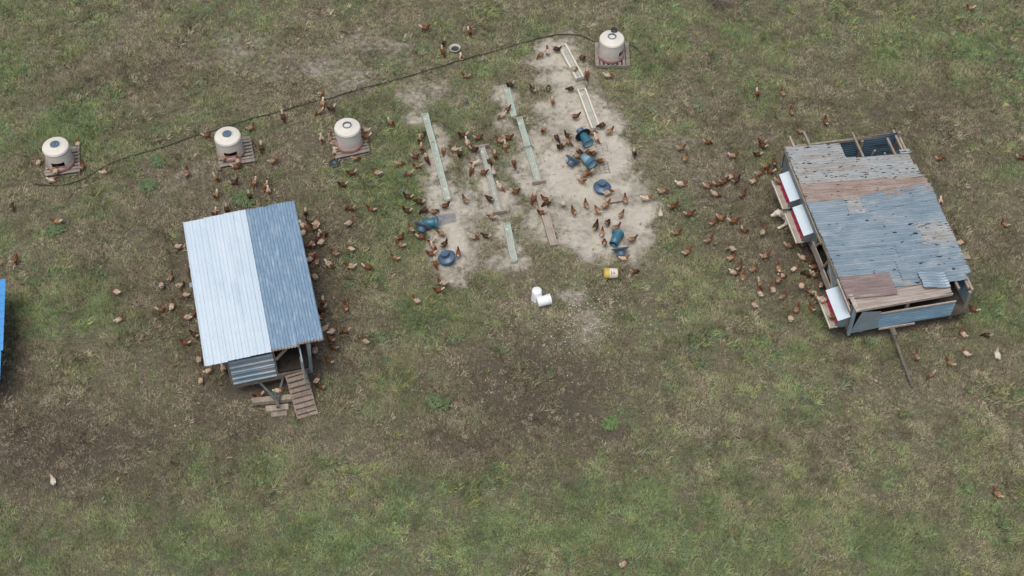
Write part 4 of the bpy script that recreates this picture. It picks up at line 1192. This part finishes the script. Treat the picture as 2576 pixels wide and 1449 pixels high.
# tile, x, y (body centre in that enlargement), facing (0 right, 90 away), colour, pose, height of what it stands on
HENS = [
 (1,2080,1358,5,'r','s'),(1,2525,1282,30,'b','s'),(1,785,1442,80,'w','s'),
 (2,1700,282,355,'r','s'),(2,2148,325,290,'r','s'),(2,1885,428,240,'d','s'),(2,1880,518,300,'r','p'),(2,2068,580,275,'w','u'),(2,2112,760,170,'b','s'),
 (2,650,940,60,'b','p'),(2,668,1042,265,'b','s'),(2,640,1122,200,'b','p'),(2,757,1090,205,'d','s'),(2,272,1175,290,'d','p'),(2,1362,1232,325,'b','s'),
 (2,1640,1402,265,'b','s'),(2,1685,1348,60,'d','p'),(2,660,1405,280,'w','s'),(2,748,1392,70,'b','s'),(2,800,1440,20,'b','h'),(2,1100,1312,180,'w','s',.13),(2,1110,1372,190,'r','h',.13),
 (2,2082,1362,190,'d','s'),(2,2238,1384,0,'r','s'),(2,2130,1440,300,'w','p'),(2,2452,1412,165,'b','s'),(2,2538,1388,0,'r','s'),(2,2556,852,200,'d','s'),(2,2530,1098,20,'r','s'),(2,2478,1158,190,'w','p'),
 (3,292,548,200,'b','p'),(3,358,512,95,'w','u'),(3,448,492,350,'d','s'),(3,708,576,320,'r','s'),(3,622,692,30,'w','p',.03),(3,755,748,270,'r','p'),(3,968,758,5,'w','s'),
 (3,208,898,140,'d','s'),(3,366,882,90,'d','p'),(3,590,890,200,'d','s'),(3,410,1018,270,'b','s'),(3,640,1168,5,'r','w'),(3,315,1312,250,'b','s'),(3,450,1380,300,'d','p'),
 (3,560,1362,150,'d','s'),(3,558,1425,340,'b','p'),(3,808,1330,0,'b','h'),(3,850,1388,300,'w','p'),(3,905,1262,200,'d','s'),(3,980,1322,30,'b','s'),(3,2470,945,270,'r','s'),(3,1962,1430,0,'r','p'),(3,2515,1425,180,'r','s'),
 (4,148,935,100,'b','s'),(4,238,1125,100,'b','w'),(4,582,1220,110,'r','u'),(4,315,1312,120,'b','s'),(4,2035,78,180,'b','s'),
 (5,390,182,100,'w','s'),(5,830,222,95,'r','s'),(5,562,272,80,'w','h',.13),(5,530,362,0,'w','s'),(5,1055,275,15,'w','u'),(5,120,632,95,'d','s'),(5,572,782,175,'b','s'),(5,150,1168,45,'r','s'),
 (5,1778,1028,170,'w','s'),(5,1880,285,95,'b','u'),(5,2175,348,310,'b','s'),(5,2356,386,15,'d','s'),(5,2170,520,265,'b','s'),(5,2510,522,300,'d','s'),(5,2560,385,250,'b','s'),(5,2378,228,0,'r','w'),
 (5,2258,142,40,'b','h',.13),(5,2390,165,95,'w','s',.13),(5,2305,62,95,'b','h',.24),(5,2155,688,250,'b','s'),(5,2280,655,280,'d','s'),(5,1718,1345,60,'b','s'),(5,1918,1312,120,'d','s'),(5,1625,1420,95,'w','s'),(5,1815,1420,60,'w','s'),
 (6,50,35,270,'d','s'),(6,172,168,20,'b','s'),(6,95,422,250,'b','s'),(6,125,472,280,'w','s'),(6,790,88,275,'w','s'),(6,835,28,60,'w','h'),(6,1000,142,25,'b','s'),(6,960,288,190,'r','s'),
 (6,1218,288,165,'w','s'),(6,870,408,185,'d','s'),(6,1440,192,20,'b','p'),(6,1665,42,270,'b','s'),(6,1602,122,350,'r','s'),(6,1720,152,300,'d','p'),(6,1622,218,180,'b','s'),(6,1545,292,190,'b','p'),
 (6,1885,58,270,'b','p'),(6,1990,48,160,'w','s'),(6,2050,98,250,'d','s'),(6,2195,55,350,'d','s'),(6,2350,172,300,'d','p'),(6,2408,118,280,'r','s'),(6,2195,190,190,'w','s'),(6,2170,262,250,'r','p'),
 (6,2288,286,0,'r','s',.0),(6,2388,280,95,'x','s'),(6,2458,428,330,'w','s'),(6,2508,22,270,'b','p'),(6,1530,528,170,'d','s'),(6,1645,582,170,'d','s'),(6,1520,668,180,'d','s'),(6,1700,660,200,'d','p'),
 (6,1788,680,20,'b','p'),(6,1905,622,10,'r','s'),(6,2105,562,120,'b','s'),(6,2350,552,150,'d','s'),(6,958,645,170,'r','s'),(6,1160,652,170,'r','s'),(6,942,792,30,'w','s'),(6,1560,852,130,'b','s'),(6,2370,732,170,'b','h'),
 (6,500,698,280,'d','u'),(6,545,790,160,'d','s'),(6,590,842,200,'b','s'),(6,612,795,40,'w','s'),(6,480,832,320,'w','p'),(6,476,892,60,'w','s'),(6,685,906,340,'d','s'),(6,662,982,60,'w','s'),(6,565,998,120,'b','s'),(6,512,1022,200,'r','s'),(6,618,952,250,'d','p'),
 (6,540,1116,190,'b','s'),(6,546,1158,20,'w','s'),(6,610,1182,100,'b','s'),(6,790,1098,160,'b','s'),(6,740,1218,320,'w','s'),(6,950,1048,150,'w','s'),(6,952,1232,180,'w','s'),(6,1125,1238,350,'r','s'),(6,1400,1142,160,'b','s'),(6,588,1332,140,'w','s'),
 (6,1450,938,20,'r','s'),(6,1456,1012,160,'b','s'),(6,1665,932,350,'r','s'),(6,1765,972,200,'w','s'),(6,1865,897,170,'b','s'),(6,1790,1042,300,'b','s'),(6,1895,1008,20,'d','u'),(6,1760,1102,180,'r','s'),(6,1805,1198,290,'r','p'),(6,2035,1092,85,'r','u'),
 (6,2180,932,0,'w','p'),(6,2312,922,160,'d','s'),(6,1875,1398,160,'w','s'),(6,1835,1468,190,'r','s'),
 (7,20,187,290,'r','p'),(7,490,27,200,'d','s'),(7,682,82,330,'d','p'),(7,655,122,20,'b','p'),(7,760,82,200,'r','p'),(7,818,90,210,'r','s'),(7,893,168,170,'r','p'),(7,738,297,45,'b','p'),(7,775,288,200,'r','p'),(7,703,365,330,'b','s'),
 (7,1235,98,280,'d','u'),(7,35,478,350,'r','s'),(7,215,548,250,'r','p'),(7,335,552,160,'r','s'),(7,352,592,200,'d','p'),(7,295,688,180,'r','s',.02),(7,516,588,95,'x','s'),(7,620,672,120,'r','s'),(7,745,605,120,'b','u'),(7,862,668,130,'b','s'),(7,945,612,30,'b','s'),
 (7,965,492,30,'w','h',.06),(7,1140,562,90,'b','s'),(7,1100,708,50,'b','s'),(7,845,825,60,'d','u'),(7,962,792,50,'d','p'),(7,1045,842,20,'b','s'),(7,905,892,75,'b','u'),(7,930,992,95,'r','s'),(7,1210,957,10,'b','s'),(7,1130,1147,10,'w','s'),(7,1230,1282,15,'r','s'),
 (7,1702,38,0,'b','s'),(7,1745,142,60,'b','s'),(7,2225,117,0,'b','s'),(7,2470,102,180,'d','s'),(7,2522,18,160,'d','s'),(7,2490,292,20,'b','s'),(7,2430,372,30,'w','s'),(7,2200,332,20,'w','s'),(7,2256,367,30,'d','s'),(7,1968,422,340,'b','s'),(7,2070,397,0,'r','s'),(7,2132,375,20,'r','s'),
 (7,2045,502,350,'w','p'),(7,2322,502,30,'r','s'),(7,1700,402,0,'w','w'),(7,1520,472,10,'b','s'),(7,1355,547,0,'w','s'),(7,1620,627,10,'r','w'),(7,1495,702,95,'x','s'),(7,1785,702,10,'r','w'),(7,2028,787,30,'r','s'),(7,2105,747,340,'b','s'),(7,2230,777,0,'r','s'),(7,2345,867,320,'r','s'),
 (7,1655,892,10,'b','w'),(7,1975,967,30,'b','w'),(7,2525,882,60,'w','s'),(7,2210,1047,130,'w','s'),(7,2210,1142,30,'b','s'),(7,1760,1087,20,'b','w'),(7,2545,1127,10,'b','s'),(7,2230,1292,0,'w','p'),(7,2285,1238,60,'r','s'),(7,2430,1257,40,'b','s'),(7,2328,1342,60,'b','s'),(7,2495,1407,300,'b','s'),
 (8,62,182,90,'r','s'),(8,25,272,180,'r','s'),(8,-20,215,20,'b','s'),(8,102,372,350,'b','p',.69),(8,1730,142,0,'r','s'),(8,1738,582,250,'w','s'),(8,2385,802,140,'b','s'),(8,1938,992,20,'w','s'),(8,2545,132,0,'r','s'),
 (8,212,1022,350,'b','s'),(8,375,1008,10,'r','s'),(8,355,1147,340,'w','s'),(8,470,1102,95,'r','u'),(8,105,1247,95,'b','u'),(8,268,1252,30,'w','s'),(8,480,1182,200,'d','p'),(8,470,1235,20,'r','s'),(8,140,1322,10,'w','p'),(8,455,1305,340,'w','p'),(8,105,1362,60,'b','s'),(8,340,1422,60,'w','s'),(8,540,1412,50,'b','s'),(8,400,1300,150,'d','p'),(8,520,1255,280,'r','p'),
 (9,1168,36,150,'w','s'),(9,1862,62,160,'w','s'),(9,1730,177,95,'w','u'),(9,1620,217,0,'r','s'),(9,1880,292,170,'w','s'),(9,1955,247,60,'r','s'),(9,1198,316,40,'w','s'),(9,1955,467,150,'d','s'),(9,1865,547,170,'r','s'),(9,2000,712,100,'w','s'),(9,2100,827,30,'w','s'),(9,2250,822,300,'w','s'),(9,2020,922,110,'w','s'),
 (10,672,152,280,'r','u'),(10,665,212,200,'d','p'),(10,905,192,110,'r','s'),(10,632,298,10,'w','s'),(10,680,416,190,'w','p'),(10,770,432,40,'w','s'),(10,905,427,180,'r','s'),(10,750,507,150,'r','s'),(10,780,592,160,'r','s'),(10,1100,532,150,'w','s'),(10,595,622,95,'w','s'),(10,735,732,150,'r','s'),(10,615,922,60,'w','s'),(10,655,992,160,'r','s'),(10,222,1032,20,'w','s',.36),(10,20,1088,200,'r','s'),(10,1612,122,150,'w','s'),
 (11,2495,52,110,'w','s'),(11,2435,167,130,'w','s'),
 (12,48,14,100,'w','s'),(12,150,82,30,'b','s'),(12,432,37,150,'b','s'),(12,498,98,300,'b','p'),(12,560,118,20,'w','h',.69),(12,440,197,130,'r','s'),(12,290,212,60,'b','s'),(12,226,307,95,'w','s'),(12,660,287,10,'r','h',.69),(12,2070,212,160,'r','s'),(12,1965,462,130,'w','s'),(12,2210,472,150,'d','s'),(12,2305,672,95,'x','u'),(12,1990,652,130,'w','s'),(12,1500,682,95,'b','s'),(12,1830,752,140,'b','s'),(12,1640,872,200,'b','p'),
 (13,535,492,110,'x','s'),(15,1120,1327,50,'w','s'),(16,2305,622,130,'b','s'),
]
LAND = [('the leftmost water tank', G(151, 404)), ('the second tank from left', G(580, 380)), ('the third tank from left', G(878, 358)), ('the top right water tank', G(1537, 135)),
        ('the longest green trough', G(1100, 400)), ('the short top green trough', G(1284, 260)), ('the green trough with wooden feet', G(1330, 380)), ('the grey middle trough', G(1233, 455)), ('the short bottom trough', G(1284, 615)),
        ('the grey timber trough', G(1372, 555)), ('the upper cream trough', G(1437, 160)), ('the lower cream trough', G(1480, 280)), ('the hatted tipped feeder', G(1472, 348)), ('the pale fallen feeder', G(1478, 402)), ('the upright blue feeder', G(1515, 468)),
        ('the teal feeder', G(1552, 600)), ('the yellow bucket', G(1537, 687)), ('the left fallen feeder', G(1085, 562)), ('the tilted blue feeder', G(1124, 647)), ('the two white buckets', G(1358, 745)),
        ('the rubber pan', GT(2, 2003, 500)), ('the black rubber disc', GT(6, 790, 197)),
        ('the trailer coop\'s back edge', SW(1.3, -.2, 0)), ('the trailer coop\'s left side', SW(-.2, 2.4, 0)), ('the trailer coop\'s right side', SW(2.8, 1.6, 0)), ('the trailer coop\'s right front corner', SW(2.75, 4.4, 0)), ('the trailer coop\'s hitch', SW(1.3, 5.2, 0)),
        ('the patched coop\'s back edge', COOP_O + Vector((1.5, .6, 0))), ('the white dog', G(1975, 545)), ('the patched coop\'s open left bay', G(2060, 660)), ('the front nest box', G(2085, 770)), ('the patched coop\'s tongue pole', G(2275, 900)), ('the patched coop\'s right side', G(2400, 560)), ('the patched coop\'s back left corner', G(1945, 430)),
        ('the blue roofed shed', G(40, 850)), ('the field\'s bottom edge', G(1580, 1400)), ('the field\'s bottom left corner', G(135, 1215)), ('the field\'s right edge', G(2510, 1260)), ('the field\'s top right corner', G(2440, 20))]
hr = random.Random(77)
recs = []
for h in HENS:
    tile, x, y, fc, colr, pose = h[:6]
    z = h[6] if len(h) > 6 else 0.0
    p = GT(tile, x, y, z + .14)
    p.z = z
    if pose == 's':
        pose = hr.choices('sswwph', weights=(3, 3, 2, 2, 1.2, 1))[0]
    ang = math.atan2(math.sin(math.radians(fc)) / .78, math.cos(math.radians(fc))) + hr.uniform(-.15, .15)
    q = Vector((p.x, p.y, 0))
    u, v = T(tile, x, y)
    land = min(LAND, key=lambda l: (l[1] - q).length)
    dvec = q - Vector((land[1].x, land[1].y, 0))
    if dvec.length < .55: rel = 'beside'
    elif abs(dvec.x) > abs(dvec.y) * .8: rel = 'left of' if dvec.x < 0 else 'right of'
    else: rel = 'above' if dvec.y > 0 else 'below'
    f = fc % 360
    fdir = 'right' if (f < 45 or f >= 315) else 'away' if f < 135 else 'left' if f < 225 else 'this way'
    act = {'s': 'standing', 'w': 'walking', 'p': 'pecking', 'u': 'upright', 'h': 'stooping'}[pose]
    recs.append(dict(p=p, ang=ang, c=colr, pose=pose, key=(CN[colr], act, fdir, rel, land[0]), d=dvec.length))
from collections import defaultdict
by = defaultdict(list)
for r_ in recs: by[r_['key']].append(r_)
ORD = ['nearest', 'second nearest', 'third nearest', 'fourth nearest', 'fifth nearest', 'sixth nearest', 'seventh nearest', 'eighth nearest']
for key, lst in by.items():
    lst.sort(key=lambda r_: r_['d'])
    for i, r_ in enumerate(lst):
        cn, act, fdir, rel, ld = key
        face = 'facing ' + fdir if fdir != 'away' else 'facing away'
        if fdir == 'this way': face = 'facing down'
        if fdir == 'away': face = 'facing up'
        if len(lst) == 1: r_['label'] = f'{cn} hen {act} and {face}, {rel} {ld}'
        else: r_['label'] = f'{cn} hen {act}, {face}, {ORD[i]} {rel} {ld}'
for r_ in recs:
    o = obj_from('hen', HEN[r_['pose']])
    o.material_slots[0].link = 'OBJECT'
    o.material_slots[0].material = HM[r_['c']]
    o.location = r_['p']
    o.rotation_euler = (0, 0, r_['ang'])
    s_ = hr.uniform(.60, .72)
    o.scale = (s_, s_ * hr.uniform(.96, 1.05), s_)
    tag(o, r_['label'], 'hen', 'brown laying hens ranging over the field')

# ---------------------------------------------------------------- dog lying under the nest box
def dog_prims():
    P = [('e', (-.05, 0, .20), (.34, .15, .17), 0, 0), ('e', (.20, .01, .23), (.19, .145, .18), -.15, 0), ('e', (-.32, -.02, .19), (.17, .15, .16), 0, 0),
         ('c', (.30, .02, .30), .105, (.45, .05, .40), .085, 0),
         ('e', (.52, .07, .42), (.10, .085, .085), .2, 0), ('c', (.56, .08, .41), .058, (.675, .10, .365), .042, 0), ('e', (.70, .105, .37), (.018, .024, .018), 0, 1)]
    for s_ in (-1, 1):
        P.append(('c', (.49, .07 + s_ * .075, .46), .030, (.46, .07 + s_ * .105, .385), .022, 0))
        P.append(('e', (.597, .085 + s_ * .042, .447), (.012, .010, .012), 0, 1))
    P += [('c', (.22, .11, .18), .075, (.25, .20, .08), .05, 0), ('c', (.25, .20, .08), .048, (.42, .27, .045), .038, 0), ('e', (.46, .28, .04), (.06, .045, .036), 0, 0),
          ('c', (.20, -.12, .18), .075, (.26, -.15, .08), .05, 0), ('c', (.26, -.15, .08), .048, (.47, -.16, .045), .038, 0), ('e', (.51, -.16, .04), (.06, .045, .036), 0, 0),
          ('c', (-.30, .10, .16), .11, (-.12, .24, .10), .065, 0), ('c', (-.12, .24, .10), .06, (-.22, .40, .06), .042, 0), ('c', (-.22, .40, .06), .042, (-.10, .50, .045), .036, 0),
          ('c', (-.30, -.12, .14), .10, (-.14, -.18, .08), .06, 0), ('c', (-.14, -.18, .08), .05, (-.02, -.19, .045), .038, 0),
          ('c', (-.44, 0, .18), .055, (-.62, .05, .06), .042, 0), ('c', (-.62, .05, .06), .042, (-.78, .16, .045), .022, 0)]
    return P
dm = grow('dog', dog_prims(), .014, .5, [(0, 0, 0), (1, 0, 0)])
dm.materials.clear()
def dog_material():
    m = M['dog'].copy(); m.name = 'cream_white_fur_with_dark_nose'
    nt = m.node_tree; b = nt.nodes['Principled BSDF']
    src = b.inputs['Base Color'].links[0].from_socket
    a = nd(nt, 'ShaderNodeAttribute'); a.attribute_name = 'zone'
    sp = nd(nt, 'ShaderNodeSeparateColor'); nt.links.new(a.outputs['Color'], sp.inputs[0])
    nt.links.new(mixc(nt, sp.outputs[0], src, (.03, .025, .025)), b.inputs['Base Color'])
    return m
dm.materials.append(dog_material())
CW = lambda a, b, z: Matrix.Translation(COOP_O) @ Matrix.Rotation(COOP_YAW, 4, 'Z') @ Lp(a, b, z)
dog = tag(obj_from('dog', dm), 'white shaggy dog lying half under the middle nest box', 'dog')
dog.location = CW(.06, 1.30, 0) ; dog.location.z = 0
dog.rotation_euler = (0, 0, math.radians(186))

# ---------------------------------------------------------------- small litter
fr = np.random.default_rng(9)
mb = MB()
spots_ = []
for cu, cv, su, sv, n in ((1470, 810, 50, 42, 240), (1400, 790, 60, 30, 50), (820, 190, 110, 60, 90), (1380, 900, 200, 120, 80), (650, 430, 160, 90, 60), (1288, 600, 900, 500, 260), (560, 1030, 90, 40, 40), (1500, 620, 120, 60, 40)):
    for _ in range(n):
        spots_.append((cu + fr.normal() * su, cv + fr.normal() * sv))
for u, v in spots_:
    q = G(u, v, 0.0)
    an = fr.uniform(0, 6.28); l_ = fr.uniform(.010, .032); w_ = fr.uniform(.006, .014); z_ = fr.uniform(.004, .035)
    c_, s_ = math.cos(an), math.sin(an)
    pts = [(-l_, -w_ * .3, 0), (0, -w_, .006), (l_, 0, .002), (0, w_, .006)]
    vs = [(q.x + a_ * c_ - b_ * s_, q.y + a_ * s_ + b_ * c_, z_ + d_) for a_, b_, d_ in pts]
    vs += [(x_, y_, zz - .006) for x_, y_, zz in vs]
    mb.add(vs, [(0, 1, 2, 3), (7, 6, 5, 4), (0, 4, 5, 1), (1, 5, 6, 2), (2, 6, 7, 3), (3, 7, 4, 0)])
tag(mb.build('shed_feathers', M['feather']), 'scatter of pale shed feathers and chips over the ground', 'feathers', kind='stuff')

def stick(label, pts, r):
    P = [G(u, v, z) for u, v, z in pts]
    return tag(MB().tube(P, [r * (1 - .5 * i / (len(P) - 1)) for i in range(len(P))], 6).build('dead_stick', M['twig']), label, 'stick', 'loose dead sticks')
def tt(tile, *pts): return [(*T(tile, x, y), .03) for x, y in pts]
stick('thin dead stick lying upright in the picture on the big brown patch', tt(11, (292, 730), (298, 800), (295, 860), (288, 912)), .012)
stick('bent dead twig on the grass right of the two white buckets', tt(11, (765, 15), (800, 50), (838, 80)), .011)
stick('pale dead stick left of the trailer coop in the grass', tt(9, (872, 735), (890, 765), (900, 795)), .014)
stick('short pale stick below the patched coop, left of centre', tt(12, (1125, 1245), (1145, 1230), (1160, 1220)), .016)
stick('short pale stick beside the taller one below the patched coop', tt(12, (870, 1305), (895, 1296), (918, 1288)), .014)
stick('pale stick right of the patched coop\'s roof in the grass', tt(8, (1890, 780), (1905, 800), (1918, 815)), .013)

# brush heap at the top edge: one bush of dead branches
q = GT(3, 2050, 10)
brush = thing('dead_brush', 'heap of grey dead branches at the top edge', 'brush heap', (q.x, q.y, 0))
br_ = random.Random(4)
for k in range(26):
    a0 = br_.uniform(0, 6.28); d0 = br_.uniform(0, .45)
    base = Vector((d0 * math.cos(a0), d0 * math.sin(a0) * .8, br_.uniform(0, .1)))
    an = br_.uniform(0, 6.28); ln = br_.uniform(.3, .85)
    tip = base + Vector((math.cos(an) * ln, math.sin(an) * ln, br_.uniform(.05, .4)))
    mid = base.lerp(tip, .5) + Vector((br_.uniform(-.06, .06), br_.uniform(-.06, .06), br_.uniform(0, .08)))
    b_ = MB().tube([base, mid, tip], [.014, .011, .005], 5)
    for _ in range(3):
        s0 = mid.lerp(tip, br_.uniform(0, .7)); a2 = an + br_.uniform(-1.1, 1.1)
        b_.tube([s0, s0 + Vector((math.cos(a2) * .2, math.sin(a2) * .2, br_.uniform(-.02, .14)))], [.007, .003], 4)
    b_.build('branch', M['twig'], brush)

# a few weeds that stand out as plants of their own
def weed(label, u, v, rad, hgt, c, n, seed):
    rw = random.Random(seed)
    n = int(n * 1.3)
    lobes = [(rw.uniform(-.6, .6) * rad, rw.uniform(-.6, .6) * rad) for _ in range(4)]
    p_ = G(u, v, 0)
    key = 'leaf_%.3f_%.3f' % (c[0], c[1])
    if key not in M: M[key] = mat('weed_' + key, c, tuple(x * 1.35 for x in c), rough=.7, scale=25, spec=.2)
    t_ = thing('weed_clump', label, 'weed', (p_.x, p_.y, 0), 0, 'weed clumps in the turf')
    leaf = MB()
    for _ in range(n):
        a_ = rw.uniform(0, 6.28); rr_ = rad * math.sqrt(rw.random()) * .6
        lx, ly = rw.choice(lobes)
        bx, by = lx + rr_ * .6 * math.cos(a_), ly + rr_ * .6 * math.sin(a_)
        a2 = a_ + rw.uniform(-1.2, 1.2); ln = rw.uniform(.06, .17); h_ = hgt * rw.uniform(.25, .75)
        w_ = rw.uniform(.008, .018)
        dx, dy = math.cos(a2), math.sin(a2)
        leaf.add([(bx - dy * w_, by + dx * w_, -.02), (bx + dy * w_, by - dx * w_, -.02), (bx + dx * ln * .5 + dy * w_, by + dy * ln * .5 - dx * w_, h_), (bx + dx * ln, by + dy * ln, h_ * .7), (bx + dx * ln * .5 - dy * w_, by + dy * ln * .5 + dx * w_, h_)],
                 [(0, 1, 2, 4), (4, 2, 3)])
    leaf.build('foliage', M[key], t_)
    MB().tube([(0, 0, -.03), (.01, .0, hgt * .5)], [.012, .006], 5).build('stem', M['twig'], t_)
GRN, PALE, LIME = (.110, .160, .078), (.165, .185, .115), (.115, .185, .070)
for i, (lab, tile, x, y, rad, hg, c) in enumerate([
    ('vivid green weed clump on the edge of the big brown patch', 11, 1000, 1375, .18, .14, LIME),
    ('dark green weed clump directly left of the big brown patch', 10, 1840, 1165, .28, .16, GRN),
    ('pale silvery weed clump below the top right water tank', 3, 1822, 1052, .34, .2, PALE),
    ('green weed clump behind the trailer coop\'s back edge', 5, 2410, 590, .42, .14, GRN),
    ('bright green weed clump above the second tank pallet, left', 5, 1565, 175, .24, .12, GRN),
    ('green weed clump just below the leftmost water tank hose', 5, 1500, 440, .28, .12, GRN),
    ('small green weed clump left of the trailer coop\'s roof', 5, 530, 870, .3, .12, GRN)]):
    weed(lab, *T(tile, x, y), rad, hg, c, int(90 + 420 * rad * rad * 4), 50 + i)
